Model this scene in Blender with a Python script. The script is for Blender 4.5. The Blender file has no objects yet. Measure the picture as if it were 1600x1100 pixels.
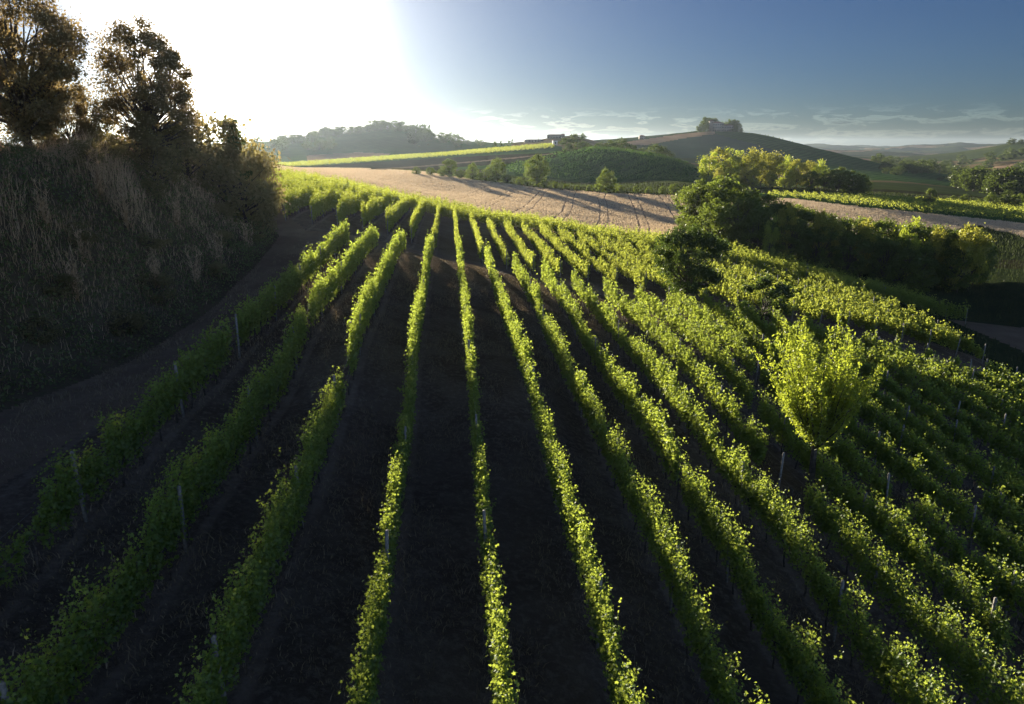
import bpy, math, random
import numpy as np
from mathutils import Vector

rng = np.random.default_rng(7)
random.seed(7)
R = math.radians
sc = bpy.context.scene
col = sc.collection

# ------------------------------------------------------------ camera, sky, sun
F = 1067.0                       # focal length in pixels of the 1600 px wide photograph
HORV = 225.0                     # image row of the horizon
PITCH = math.atan((550 - HORV) / F)
CAMZ = 12.0
cd = bpy.data.cameras.new('camera'); cam = bpy.data.objects.new('camera', cd); col.objects.link(cam)
cam.location = (0, 0, CAMZ); cam.rotation_euler = (math.pi / 2 - PITCH, 0, 0)
cd.sensor_width = 36; cd.lens = 36 * F / 1600; cd.clip_start = 0.5; cd.clip_end = 30000
sc.camera = cam

SUN_EL = 7.8; SUN_AZ = -20.0      # degrees; azimuth measured from +Y towards +X
sun_dir = Vector((math.sin(R(SUN_AZ)) * math.cos(R(SUN_EL)), math.cos(R(SUN_AZ)) * math.cos(R(SUN_EL)), math.sin(R(SUN_EL))))
sl = bpy.data.lights.new('sun', 'SUN'); sl.energy = 5.0; sl.angle = R(0.55); sl.color = (1.0, 0.86, 0.66)
so = bpy.data.objects.new('sun', sl); col.objects.link(so)
so.rotation_euler = sun_dir.to_track_quat('Z', 'Y').to_euler()

w = bpy.data.worlds.new('World'); sc.world = w; w.use_nodes = True
nt = w.node_tree; nt.nodes.clear()
def N(t, typ, **kw):
    n = t.nodes.new(typ)
    for k, v in kw.items(): setattr(n, k, v)
    return n
def MATH(t, op, a, b=None, c=None, clamp=False):
    n = t.nodes.new('ShaderNodeMath'); n.operation = op; n.use_clamp = clamp
    for i, s in enumerate((a, b, c)):
        if s is None: continue
        if isinstance(s, (int, float)): n.inputs[i].default_value = s
        else: t.links.new(s, n.inputs[i])
    return n.outputs[0]
def MIXC(t, fac, a, b, mode='MIX'):
    n = t.nodes.new('ShaderNodeMix'); n.data_type = 'RGBA'; n.blend_type = mode
    for i, s in ((0, fac), (6, a), (7, b)):
        if isinstance(s, (int, float)): n.inputs[i].default_value = s
        elif isinstance(s, tuple): n.inputs[i].default_value = (*s, 1)
        else: t.links.new(s, n.inputs[i])
    return n.outputs[2]
def MAPR(t, v, a, b, c=0.0, d=1.0, smooth=True):
    n = t.nodes.new('ShaderNodeMapRange'); n.interpolation_type = 'SMOOTHSTEP' if smooth else 'LINEAR'
    t.links.new(v, n.inputs[0])
    for i, s in enumerate((a, b, c, d)): n.inputs[i + 1].default_value = s
    return n.outputs[0]
sky = N(nt, 'ShaderNodeTexSky', sky_type='NISHITA', sun_disc=False, sun_elevation=R(SUN_EL), sun_rotation=R(SUN_AZ),
        air_density=1.0, dust_density=0.3, ozone_density=3.0, altitude=200)
bg = N(nt, 'ShaderNodeBackground'); wo = N(nt, 'ShaderNodeOutputWorld')
tc = N(nt, 'ShaderNodeTexCoord')
nrm = N(nt, 'ShaderNodeVectorMath', operation='NORMALIZE'); nt.links.new(tc.outputs['Generated'], nrm.inputs[0])
dt = N(nt, 'ShaderNodeVectorMath', operation='DOT_PRODUCT'); nt.links.new(nrm.outputs[0], dt.inputs[0]); dt.inputs[1].default_value = sun_dir
ang = MATH(nt, 'ARCCOSINE', MATH(nt, 'MINIMUM', dt.outputs['Value'], 0.99999))
# aureole of sunlit haze around the sun; narrow core added for ambient fill
aur = MATH(nt, 'MULTIPLY', MATH(nt, 'EXPONENT', MATH(nt, 'MULTIPLY', MATH(nt, 'POWER', MATH(nt, 'DIVIDE', ang, 0.17), 2.0), -1.0)), 2.0)
aur2 = MATH(nt, 'MULTIPLY', MATH(nt, 'EXPONENT', MATH(nt, 'DIVIDE', ang, -0.135)), 13.0)
aur_fill = MATH(nt, 'MULTIPLY', MATH(nt, 'EXPONENT', MATH(nt, 'MULTIPLY', MATH(nt, 'POWER', MATH(nt, 'DIVIDE', ang, 0.08), 2.0), -1.0)), 150.0)
au = MATH(nt, 'ADD', MATH(nt, 'ADD', aur, aur2), aur_fill)
auc = N(nt, 'ShaderNodeVectorMath', operation='SCALE'); auc.inputs[0].default_value = (1.0, 0.95, 0.86); nt.links.new(au, auc.inputs['Scale'])
# low thin cloud bank above the horizon
sep = N(nt, 'ShaderNodeSeparateXYZ'); nt.links.new(nrm.outputs[0], sep.inputs[0])
cmb = N(nt, 'ShaderNodeCombineXYZ')
az = MATH(nt, 'ARCTAN2', sep.outputs[0], sep.outputs[1])
nt.links.new(MATH(nt, 'MULTIPLY', az, 20.0), cmb.inputs[0]); nt.links.new(MATH(nt, 'MULTIPLY', sep.outputs[2], 120.0), cmb.inputs[1])
nz = N(nt, 'ShaderNodeTexNoise', noise_dimensions='3D'); nz.inputs['Scale'].default_value = 1.0; nz.inputs['Detail'].default_value = 9; nz.inputs['Roughness'].default_value = 0.6; nz.inputs['Distortion'].default_value = 0.5
nt.links.new(cmb.outputs[0], nz.inputs['Vector'])
elm = MATH(nt, 'MULTIPLY', MAPR(nt, sep.outputs[2], 0.052, 0.030, 0, 1), MAPR(nt, sep.outputs[2], -0.02, 0.012, 0.3, 1))
cl = MATH(nt, 'MULTIPLY', MAPR(nt, nz.outputs[0], 0.46, 0.66), elm)
cl = MATH(nt, 'MULTIPLY', cl, MAPR(nt, az, -0.12, 0.0))
rim = MATH(nt, 'MULTIPLY', MATH(nt, 'MULTIPLY', MAPR(nt, nz.outputs[0], 0.50, 0.58), MAPR(nt, nz.outputs[0], 0.68, 0.58)), elm)
hs = N(nt, 'ShaderNodeHueSaturation'); hs.inputs['Saturation'].default_value = .95; nt.links.new(MIXC(nt, 1.0, sky.outputs[0], (.18, .265, .44), 'MULTIPLY'), hs.inputs['Color'])
skyc = N(nt, 'ShaderNodeVectorMath', operation='ADD'); nt.links.new(hs.outputs[0], skyc.inputs[0]); nt.links.new(auc.outputs[0], skyc.inputs[1])
c1 = MIXC(nt, MATH(nt, 'MULTIPLY', cl, 0.8), skyc.outputs[0], MIXC(nt, 1.0, skyc.outputs[0], (0.70, 0.68, 0.76), 'MULTIPLY'))
c2 = MIXC(nt, MATH(nt, 'MULTIPLY', rim, 0.8), c1, MIXC(nt, 1.0, skyc.outputs[0], (2.0, 1.8, 1.62), 'MULTIPLY'))
# sky opposite the sun brightened and warmed, added fill for shaded bank and soil
opp_fill = MAPR(nt, ang, 1.0, 2.3, 1.0, 5.0)
c3 = N(nt, 'ShaderNodeVectorMath', operation='SCALE'); nt.links.new(MIXC(nt, MAPR(nt, ang, 1.1, 2.0), c2, MIXC(nt, 1.0, c2, (1.5, 1.0, .70), 'MULTIPLY')), c3.inputs[0]); nt.links.new(opp_fill, c3.inputs['Scale'])
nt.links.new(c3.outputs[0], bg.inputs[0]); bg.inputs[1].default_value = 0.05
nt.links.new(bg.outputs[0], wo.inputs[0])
sc.view_settings.view_transform = 'Standard'; sc.view_settings.look = 'None'
sc.view_settings.exposure = 1.6; sc.view_settings.gamma = 1.0
sc.cycles.use_denoising = True
sc.cycles.max_bounces = 6; sc.cycles.volume_bounces = 0; sc.cycles.transmission_bounces = 4; sc.cycles.diffuse_bounces = 3

# ------------------------------------------------------------ helpers
def ray(u, v):
    dx = (u - 800) / F; dy = (550 - v) / F
    return dx, math.cos(PITCH) + math.sin(PITCH) * dy, -math.sin(PITCH) + math.cos(PITCH) * dy
def at(u, v, y):
    a, b, c = ray(u, v); return np.array([a / b * y, y, c / b * y + CAMZ])
def project(x, y, z):
    z = z - CAMZ
    zc = y * math.cos(PITCH) - z * math.sin(PITCH); yc = y * math.sin(PITCH) + z * math.cos(PITCH)
    return 800 + F * x / zc, 550 - F * yc / zc
def sstep(a, b, x):
    t = np.clip((x - a) / (b - a), 0, 1); return t * t * (3 - 2 * t)
def _hash(ix, iy, s):
    h = np.sin(ix * 127.1 + iy * 311.7 + s * 74.7) * 43758.5453
    return h - np.floor(h)
def vnoise(x, y, s=0):
    ix = np.floor(x); iy = np.floor(y); fx = x - ix; fy = y - iy
    fx = fx * fx * (3 - 2 * fx); fy = fy * fy * (3 - 2 * fy)
    a = _hash(ix, iy, s); b = _hash(ix + 1, iy, s); c = _hash(ix, iy + 1, s); d = _hash(ix + 1, iy + 1, s)
    return (a + (b - a) * fx) * (1 - fy) + (c + (d - c) * fx) * fy - 0.5
def fbm(x, y, s=0, o=4):
    r = 0; a = 1
    for i in range(o): r = r + a * vnoise(x, y, s + i); x = x * 2.03 + 11.3; y = y * 2.03 + 5.7; a *= 0.5
    return r

def tag(o, label=None, cat=None, group=None, kind=None):
    if label: o['label'] = label
    if cat: o['category'] = cat
    if group: o['group'] = group
    if kind: o['kind'] = kind
    return o
def empty(name, loc, rz=0.0):
    o = bpy.data.objects.new(name, None); o.location = loc; o.rotation_euler = (0, 0, rz); o.empty_display_size = 0.3
    col.objects.link(o); return o
def np_mesh(name, verts, faces_flat, loop_tot, mat, smooth=False, attr=None):
    me = bpy.data.meshes.new(name)
    verts = np.asarray(verts, np.float32); faces_flat = np.asarray(faces_flat, np.int32); loop_tot = np.asarray(loop_tot, np.int32)
    me.vertices.add(len(verts)); me.vertices.foreach_set('co', verts.ravel())
    me.loops.add(len(faces_flat)); me.loops.foreach_set('vertex_index', faces_flat)
    me.polygons.add(len(loop_tot))
    st = np.concatenate([[0], np.cumsum(loop_tot)[:-1]]).astype(np.int32)
    me.polygons.foreach_set('loop_start', st)
    try: me.polygons.foreach_set('loop_total', loop_tot)
    except Exception: pass
    if smooth: me.polygons.foreach_set('use_smooth', np.ones(len(loop_tot), bool))
    if attr is not None:
        a = me.attributes.new('var', 'FLOAT', 'POINT'); a.data.foreach_set('value', np.asarray(attr, np.float32))
    me.update(calc_edges=True); me.validate()
    me.materials.append(mat)
    return me
def link(name, me, parent=None, loc=None):
    o = bpy.data.objects.new(name, me); col.objects.link(o)
    if parent: o.parent = parent
    if loc is not None: o.location = loc
    return o
def copy_tree(root, loc, rz, scale):
    c = root.copy(); col.objects.link(c); c.location = loc; c.rotation_euler = (0, 0, rz); c.scale = scale
    for ch in root.children:
        d = ch.copy(); col.objects.link(d); d.parent = c
    return c

def rand_unit(n):
    v = rng.normal(size=(n, 3)); return v / np.linalg.norm(v, axis=1, keepdims=True)
def leaf_arrays(P, S, Nn, var, fold=0.3, asp=0.95, lobed=True):
    """a folded leaf each, pointed lobes for broad leaves, a plain six-corner one otherwise"""
    n = len(P); S = np.asarray(S).reshape(-1, 1)
    t = rand_unit(n); a = np.cross(Nn, t); a /= np.linalg.norm(a, axis=1, keepdims=True) + 1e-9
    b = np.cross(Nn, a); f = Nn * fold
    if lobed: loc = [(-.30, 0), (-.42, .34), (-.08, .33), (.12, .56), (.20, .22), (.62, 0), (.20, -.22), (.12, -.56), (-.08, -.33), (-.42, -.34)]; fa = [0, 5, 4, 3, 2, 1, 0, 9, 8, 7, 6, 5]; lt = 6
    else: loc = [(-.5, 0), (-.25, .48), (.22, .42), (.55, 0), (.22, -.42), (-.25, -.48)]; fa = [0, 3, 2, 1, 0, 5, 4, 3]; lt = 4
    m = len(loc); V = np.empty((n, m, 3))
    for i, (p, q) in enumerate(loc): V[:, i] = P + S * (a * p + b * (q * asp) + f * abs(q))
    Fa = (np.arange(n)[:, None] * m + np.array(fa)).reshape(-1)
    return V.reshape(-1, 3), Fa, np.full(n * 2, lt), np.repeat(var, m)
def quad_arrays(P, S, Nn, var, asp=0.8):
    n = len(P); S = np.asarray(S).reshape(-1, 1)
    t = rand_unit(n); a = np.cross(Nn, t); a /= np.linalg.norm(a, axis=1, keepdims=True) + 1e-9
    b = np.cross(Nn, a)
    V = np.stack([P - a * S * .55, P + b * S * .4 * asp, P + a * S * .55, P - b * S * .4 * asp], 1)
    return V.reshape(-1, 3), np.arange(n * 4), np.full(n, 4), np.repeat(var, 4)
def blade_arrays(P, H, W, bend, var):
    """tapering grass blade of two pieces"""
    n = len(P); th = rng.uniform(0, 2 * np.pi, n); wv = np.stack([np.cos(th), np.sin(th), 0 * th], 1) * W[:, None] * .5
    ph = rng.uniform(0, 2 * np.pi, n); bv = np.stack([np.cos(ph), np.sin(ph), 0 * ph], 1) * (bend * H)[:, None]
    up = np.zeros((n, 3)); up[:, 2] = H
    V = np.stack([P - wv, P + wv, P + bv * .3 + up * .6 + wv * .7, P + bv * .3 + up * .6 - wv * .7, P + bv + up * .97], 1)
    b = np.arange(n)[:, None] * 5
    Fa = np.concatenate([b + [0, 1, 2, 3], b + [3, 2, 4]], 1).reshape(-1)
    lt = np.tile([4, 3], n)
    return V.reshape(-1, 3), Fa, lt, np.repeat(var, 5)
class Tubes:
    def __init__(s): s.v = []; s.f = []; s.n = 0
    def tube(s, pts, rad, k=6):
        pts = np.asarray(pts, float); m = len(pts)
        for i in range(m):
            d = pts[min(i + 1, m - 1)] - pts[max(i - 1, 0)]; d = d / (np.linalg.norm(d) + 1e-9)
            r = np.array([1, 0, 0]) if abs(d[0]) < .9 else np.array([0, 1, 0])
            a = np.cross(d, r); a /= np.linalg.norm(a); b = np.cross(d, a)
            for j in range(k):
                t = 2 * math.pi * j / k; s.v.append(pts[i] + (a * math.cos(t) + b * math.sin(t)) * rad[i])
        for i in range(m - 1):
            for j in range(k):
                p = s.n + i * k; q = p + k
                s.f.append([p + j, p + (j + 1) % k, q + (j + 1) % k, q + j])
        s.f.append([s.n + j for j in range(k)][::-1]); s.f.append([s.n + (m - 1) * k + j for j in range(k)])
        s.n += m * k
    def box(s, c, dx, dy, dz, rz=0.0):
        c = np.asarray(c, float); cs, sn = math.cos(rz), math.sin(rz)
        for zz in (0, dz):
            for (p, q) in ((-1, -1), (1, -1), (1, 1), (-1, 1)):
                x = p * dx / 2; y = q * dy / 2
                s.v.append(c + np.array([x * cs - y * sn, x * sn + y * cs, zz]))
        b = s.n
        s.f += [[b, b + 3, b + 2, b + 1], [b + 4, b + 5, b + 6, b + 7]] + [[b + i, b + (i + 1) % 4, b + 4 + (i + 1) % 4, b + 4 + i] for i in range(4)]
        s.n += 8
    def poly(s, vs, fs):
        for v in vs: s.v.append(np.asarray(v, float))
        for f in fs: s.f.append([s.n + i for i in f])
        s.n += len(vs)
    def mesh(s, name, mat, smooth=True):
        return np_mesh(name, np.array(s.v), np.concatenate([np.array(f) for f in s.f]), [len(f) for f in s.f], mat, smooth)

# ------------------------------------------------------------ materials
def mat_new(name):
    m = bpy.data.materials.new(name); m.use_nodes = True; t = m.node_tree; t.nodes.clear()
    o = N(t, 'ShaderNodeOutputMaterial'); return m, t, o
def leaf_mat(name, dark, light, trans, tf=0.5, gloss=0.06, rough=0.4):
    m, t, o = mat_new(name)
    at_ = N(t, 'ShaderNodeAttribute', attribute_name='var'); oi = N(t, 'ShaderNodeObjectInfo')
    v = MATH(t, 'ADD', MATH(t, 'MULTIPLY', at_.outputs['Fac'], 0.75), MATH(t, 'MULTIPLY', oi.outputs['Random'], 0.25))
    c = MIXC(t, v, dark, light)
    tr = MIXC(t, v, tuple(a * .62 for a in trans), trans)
    d = N(t, 'ShaderNodeBsdfDiffuse'); t.links.new(c, d.inputs[0])
    tl = N(t, 'ShaderNodeBsdfTranslucent'); t.links.new(tr, tl.inputs[0])
    mx = N(t, 'ShaderNodeMixShader'); mx.inputs[0].default_value = tf; t.links.new(d.outputs[0], mx.inputs[1]); t.links.new(tl.outputs[0], mx.inputs[2])
    g = N(t, 'ShaderNodeBsdfGlossy'); g.inputs['Roughness'].default_value = rough; g.inputs['Color'].default_value = (.9, .95, .9, 1)
    m2 = N(t, 'ShaderNodeMixShader'); m2.inputs[0].default_value = gloss; t.links.new(mx.outputs[0], m2.inputs[1]); t.links.new(g.outputs[0], m2.inputs[2])
    t.links.new(m2.outputs[0], o.inputs[0]); return m
def ground_mat(name, cols, scale=1.0, bump=0.3, bscale=8.0, stripes=None, aniso=None, wobble=3.5):
    """noise mixed between three colours; optional stripes = (direction degrees, spacing m, strength, colour)"""
    m, t, o = mat_new(name)
    tcn = N(t, 'ShaderNodeTexCoord'); mp = N(t, 'ShaderNodeMapping'); t.links.new(tcn.outputs['Object'], mp.inputs[0])
    if aniso: mp.inputs['Rotation'].default_value[2] = R(aniso[0]); mp.inputs['Scale'].default_value = (1, aniso[1], 1)
    def noise(s, d=6, r=.6, vec=mp.outputs[0]):
        n = N(t, 'ShaderNodeTexNoise'); n.inputs['Scale'].default_value = s; n.inputs['Detail'].default_value = d; n.inputs['Roughness'].default_value = r
        t.links.new(vec, n.inputs['Vector']); return n.outputs[0]
    n1 = noise(.35 * scale); n2 = noise(3.1 * scale, 8, .7); n3 = noise(.05 * scale, 4)
    c = MIXC(t, MAPR(t, n1, .38, .62), cols[0], cols[1])
    c = MIXC(t, MATH(t, 'MULTIPLY', MAPR(t, n2, .45, .68), .7), c, cols[2])
    c = MIXC(t, MAPR(t, n3, .35, .7, 0, .45), c, tuple(x * .6 for x in cols[0]))
    hgt = noise(bscale, 8, .7)
    if stripes:
        for (dg, sp, st, sc_, wd) in stripes:
            m2 = N(t, 'ShaderNodeMapping'); t.links.new(tcn.outputs['Object'], m2.inputs[0]); m2.inputs['Rotation'].default_value[2] = R(dg)
            sx = N(t, 'ShaderNodeSeparateXYZ'); t.links.new(m2.outputs[0], sx.inputs[0])
            wob = MATH(t, 'MULTIPLY', noise(.06, 3, .5), wobble)
            ph = MATH(t, 'FRACT', MATH(t, 'DIVIDE', MATH(t, 'ADD', sx.outputs[0], wob), sp))
            ln = MATH(t, 'MULTIPLY', MAPR(t, MATH(t, 'ABSOLUTE', MATH(t, 'SUBTRACT', ph, .5)), wd, wd * .3), MAPR(t, noise(.8), .3, .6, .2, 1))
            c = MIXC(t, MATH(t, 'MULTIPLY', ln, st), c, sc_)
            hgt = MATH(t, 'SUBTRACT', hgt, MATH(t, 'MULTIPLY', ln, .5))
    b = N(t, 'ShaderNodeBump'); b.inputs['Strength'].default_value = bump; b.inputs['Distance'].default_value = .25; t.links.new(hgt, b.inputs['Height'])
    p = N(t, 'ShaderNodeBsdfPrincipled'); p.inputs['Roughness'].default_value = 1.0; p.inputs['Specular IOR Level'].default_value = 0.0
    t.links.new(c, p.inputs['Base Color']); t.links.new(b.outputs[0], p.inputs['Normal']); t.links.new(p.outputs[0], o.inputs[0])
    return m
def patch_mat(name, cols, cell=150.0):
    """patchwork of fields: one colour per Voronoi cell"""
    m, t, o = mat_new(name)
    tcn = N(t, 'ShaderNodeTexCoord')
    wn = N(t, 'ShaderNodeTexNoise'); wn.inputs['Scale'].default_value = .01; t.links.new(tcn.outputs['Object'], wn.inputs[0])
    sc_ = N(t, 'ShaderNodeVectorMath', operation='SCALE'); sc_.inputs['Scale'].default_value = 60; t.links.new(wn.outputs['Color'], sc_.inputs[0])
    ad = N(t, 'ShaderNodeVectorMath', operation='ADD'); t.links.new(tcn.outputs['Object'], ad.inputs[0]); t.links.new(sc_.outputs[0], ad.inputs[1])
    vo = N(t, 'ShaderNodeTexVoronoi', voronoi_dimensions='2D'); vo.inputs['Scale'].default_value = 1 / cell; t.links.new(ad.outputs[0], vo.inputs['Vector'])
    sx = N(t, 'ShaderNodeSeparateXYZ'); t.links.new(vo.outputs['Color'], sx.inputs[0])
    cr = N(t, 'ShaderNodeValToRGB'); cr.color_ramp.interpolation = 'CONSTANT'
    while len(cr.color_ramp.elements) < len(cols): cr.color_ramp.elements.new(.5)
    for i, cc in enumerate(cols): cr.color_ramp.elements[i].position = i / len(cols); cr.color_ramp.elements[i].color = (*cc, 1)
    t.links.new(sx.outputs[0], cr.inputs[0])
    n2 = N(t, 'ShaderNodeTexNoise'); n2.inputs['Scale'].default_value = .06; n2.inputs['Detail'].default_value = 8; t.links.new(tcn.outputs['Object'], n2.inputs[0])
    c = MIXC(t, MAPR(t, n2.outputs[0], .4, .65, 0, .5), cr.outputs[0], (.035, .05, .018))
    b = N(t, 'ShaderNodeBump'); b.inputs['Strength'].default_value = .5; b.inputs['Distance'].default_value = 2.0; t.links.new(n2.outputs[0], b.inputs['Height'])
    p = N(t, 'ShaderNodeBsdfPrincipled'); p.inputs['Roughness'].default_value = 1.0; p.inputs['Specular IOR Level'].default_value = 0.0
    t.links.new(c, p.inputs['Base Color']); t.links.new(b.outputs[0], p.inputs['Normal']); t.links.new(p.outputs[0], o.inputs[0])
    return m
def solid_mat(name, a, b, scale=6.0, rough=.8, bump=.2, metal=0.0):
    m, t, o = mat_new(name)
    tcn = N(t, 'ShaderNodeTexCoord'); n = N(t, 'ShaderNodeTexNoise'); n.inputs['Scale'].default_value = scale; n.inputs['Detail'].default_value = 7
    t.links.new(tcn.outputs['Object'], n.inputs[0])
    p = N(t, 'ShaderNodeBsdfPrincipled'); p.inputs['Roughness'].default_value = rough; p.inputs['Metallic'].default_value = metal
    t.links.new(MIXC(t, MAPR(t, n.outputs[0], .35, .65), a, b), p.inputs['Base Color'])
    bb = N(t, 'ShaderNodeBump'); bb.inputs['Strength'].default_value = bump; bb.inputs['Distance'].default_value = .02; t.links.new(n.outputs[0], bb.inputs['Height'])
    t.links.new(bb.outputs[0], p.inputs['Normal']); t.links.new(p.outputs[0], o.inputs[0]); return m

M = {}
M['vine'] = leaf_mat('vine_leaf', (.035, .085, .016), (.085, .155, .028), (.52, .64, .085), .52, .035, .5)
M['vine_far'] = leaf_mat('vine_leaf_far', (.04, .09, .018), (.09, .16, .028), (.60, .68, .10), .52, .02, .5)
M['shrubleaf'] = leaf_mat('shrub_leaf', (.04, .068, .02), (.09, .13, .036), (.28, .36, .06), .42, .04)
M['darkleaf'] = leaf_mat('oak_leaf', (.018, .038, .011), (.045, .08, .02), (.13, .20, .03), .40, .04)
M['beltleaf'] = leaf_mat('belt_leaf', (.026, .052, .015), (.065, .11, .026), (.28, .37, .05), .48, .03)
M['oakleaf'] = leaf_mat('backlit_oak_leaf', (.055, .06, .024), (.12, .11, .05), (.44, .32, .12), .45, .03)
M['bankleaf'] = leaf_mat('bank_brush_leaf', (.07, .068, .030), (.17, .15, .075), (.42, .36, .13), .45, .02)
M['hillvine'] = leaf_mat('hill_vine_leaf', (.03, .085, .02), (.055, .13, .028), (.16, .30, .05), .4, .01)
M['meadowleaf'] = leaf_mat('meadow_grass_blade', (.028, .045, .018), (.06, .08, .03), (.09, .12, .035), .35, .01)
M['farleaf'] = leaf_mat('far_tree_leaf', (.022, .040, .013), (.055, .085, .022), (.15, .21, .035), .40, .02)
M['paleleaf'] = leaf_mat('willow_leaf', (.080, .125, .020), (.16, .21, .032), (.64, .76, .07), .52, .04)
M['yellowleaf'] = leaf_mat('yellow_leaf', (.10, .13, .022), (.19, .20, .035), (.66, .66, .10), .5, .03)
M['drygrass'] = leaf_mat('dry_grass', (.30, .205, .12), (.62, .46, .29), (.6, .42, .22), .4, .02)
M['greengrass'] = leaf_mat('weed_leaf', (.06, .085, .034), (.15, .17, .07), (.24, .27, .08), .4, .02)
M['soilgrass'] = leaf_mat('mown_grass', (.16, .125, .08), (.40, .32, .20), (.30, .23, .12), .35, .02)
M['bark'] = solid_mat('bark', (.035, .028, .022), (.09, .075, .06), 9)
M['post'] = solid_mat('concrete_post', (.13, .125, .115), (.24, .23, .21), 14)
M['wire'] = solid_mat('galvanised_wire', (.12, .12, .12), (.2, .2, .2), 5, .6)
M['soil'] = ground_mat('vineyard_soil', [(.115, .090, .068), (.165, .132, .10), (.26, .215, .165)], 1.6, 1.0, 6.0, stripes=[(-5.1, 2.5, .4, (.27, .215, .165), .09)], wobble=.7)
M['bank'] = ground_mat('bank_soil', [(.10, .08, .055), (.14, .11, .07), (.09, .10, .05)], 1.0, .8, 3.0)
M['track'] = ground_mat('track_soil', [(.17, .125, .09), (.22, .165, .115), (.14, .12, .075)], 1.2, .8, 5.0)
M['wheat'] = ground_mat('wheat_stubble', [(.34, .25, .18), (.42, .32, .235), (.50, .39, .29)], .5, 1.0, 1.6)
M['darkfield'] = ground_mat('dark_meadow', [(.022, .034, .016), (.03, .045, .02), (.05, .055, .03)], .6, .8, 2.0)
M['hillgreen'] = ground_mat('hill_meadow', [(.045, .10, .028), (.06, .12, .035), (.09, .13, .045)], .3, .8, .6, stripes=[(35, 7.0, .55, (.022, .045, .015), .28)], wobble=2.0)
M['greyfield'] = ground_mat('ploughed_field', [(.040, .075, .05), (.05, .085, .055), (.045, .08, .035)], .2, .6, .5)
M['ochre'] = ground_mat('ochre_field', [(.30, .20, .12), (.36, .25, .15), (.24, .18, .10)], .2, .6, .5)
M['scrub'] = ground_mat('scrub_soil', [(.030, .034, .018), (.04, .04, .024), (.06, .05, .03)], .5, .8, 1.0)
M['hills'] = patch_mat('field_patchwork', [(.05, .075, .028), (.075, .085, .035), (.04, .06, .025), (.16, .12, .065), (.06, .08, .03), (.035, .052, .022), (.22, .155, .09), (.05, .07, .03)], 170)

# ------------------------------------------------------------ terrain
ROWTAN = -0.0896; ROWN = np.array([1, -ROWTAN]) / math.hypot(1, ROWTAN)   # across-row unit vector
U0, SP = 3.70, 2.5
VH = 1.9
ROWS = {0: [(0, 800), (60, 755), (120, 700), (190, 650), (250, 590), (310, 540), (360, 500), (420, 450), (470, 410), (540, 352)],
 1: [(50, 1030), (130, 940), (220, 830), (300, 720), (370, 640), (440, 550), (475, 475), (520, 420), (580, 360)],
 2: [(290, 1080), (340, 980), (400, 850), (480, 690), (520, 600), (545, 530), (575, 450), (600, 410), (625, 365)],
 3: [(555, 1090), (580, 940), (605, 800), (638, 610), (655, 470), (670, 375)],
 5: [(995, 1100), (975, 1040), (945, 930), (910, 820), (870, 710), (845, 620), (825, 550), (800, 490), (778, 440), (762, 390)],
 6: [(1172, 1090), (1136, 1032), (1105, 973), (1068, 890), (1036, 818), (985, 725), (925, 620), (890, 560), (858, 500), (840, 455)],
 7: [(1322, 1095), (1268, 1009), (1204, 927), (1154, 841), (1090, 750), (1027, 650), (970, 580), (910, 500), (885, 455)],
 8: [(1472, 1090), (1409, 1022), (1354, 959), (1286, 873), (1223, 790), (1150, 709), (1073, 614), (1010, 545), (975, 510), (930, 465)],
 9: [(1536, 1022), (1468, 950), (1382, 873), (1318, 800), (1254, 732), (1172, 659), (1100, 570), (1050, 520), (1000, 480)],
 10: [(1590, 964), (1513, 895), (1436, 832), (1336, 759), (1236, 659), (1191, 618)],
 11: [(1504, 832), (1432, 768), (1350, 709), (1318, 682)]}
ctl = []
for k, pts in ROWS.items():
    c = (k - U0) * SP
    for (u, v) in pts:
        r = ray(u, v); t = c / (r[0] * ROWN[0] + r[1] * ROWN[1])
        ctl.append((r[0] * t, r[1] * t, r[2] * t + CAMZ - VH))
# vine tops farther off: (u, v, depth)
for (u, v, y) in [(703, 370, 75), (738, 382, 72), (775, 390, 69), (808, 397, 67), (841, 405, 65), (875, 412, 63), (1000, 440, 58), (1110, 455, 56),
                  (1250, 485, 56), (1400, 515, 56), (1600, 565, 56), (1750, 600, 56), (420, 300, 75), (500, 318, 75), (600, 335, 75), (632, 350, 75), (668, 362, 75),
                  (810, 345, 100), (900, 362, 95), (1000, 382, 90), (1100, 402, 88), (1200, 420, 85), (1400, 460, 78),
                  (640, 310, 118), (700, 322, 118), (800, 337, 115), (900, 350, 112), (1000, 367, 105), (1150, 389, 98), (1400, 450, 88),
                  (430, 265, 135), (560, 290, 125), (1600, 545, 62), (700, 340, 95), (760, 348, 98), (600, 312, 100), (500, 290, 105)]:
    p = at(u, v, y); ctl.append((p[0], p[1], p[2] - VH))
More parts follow.
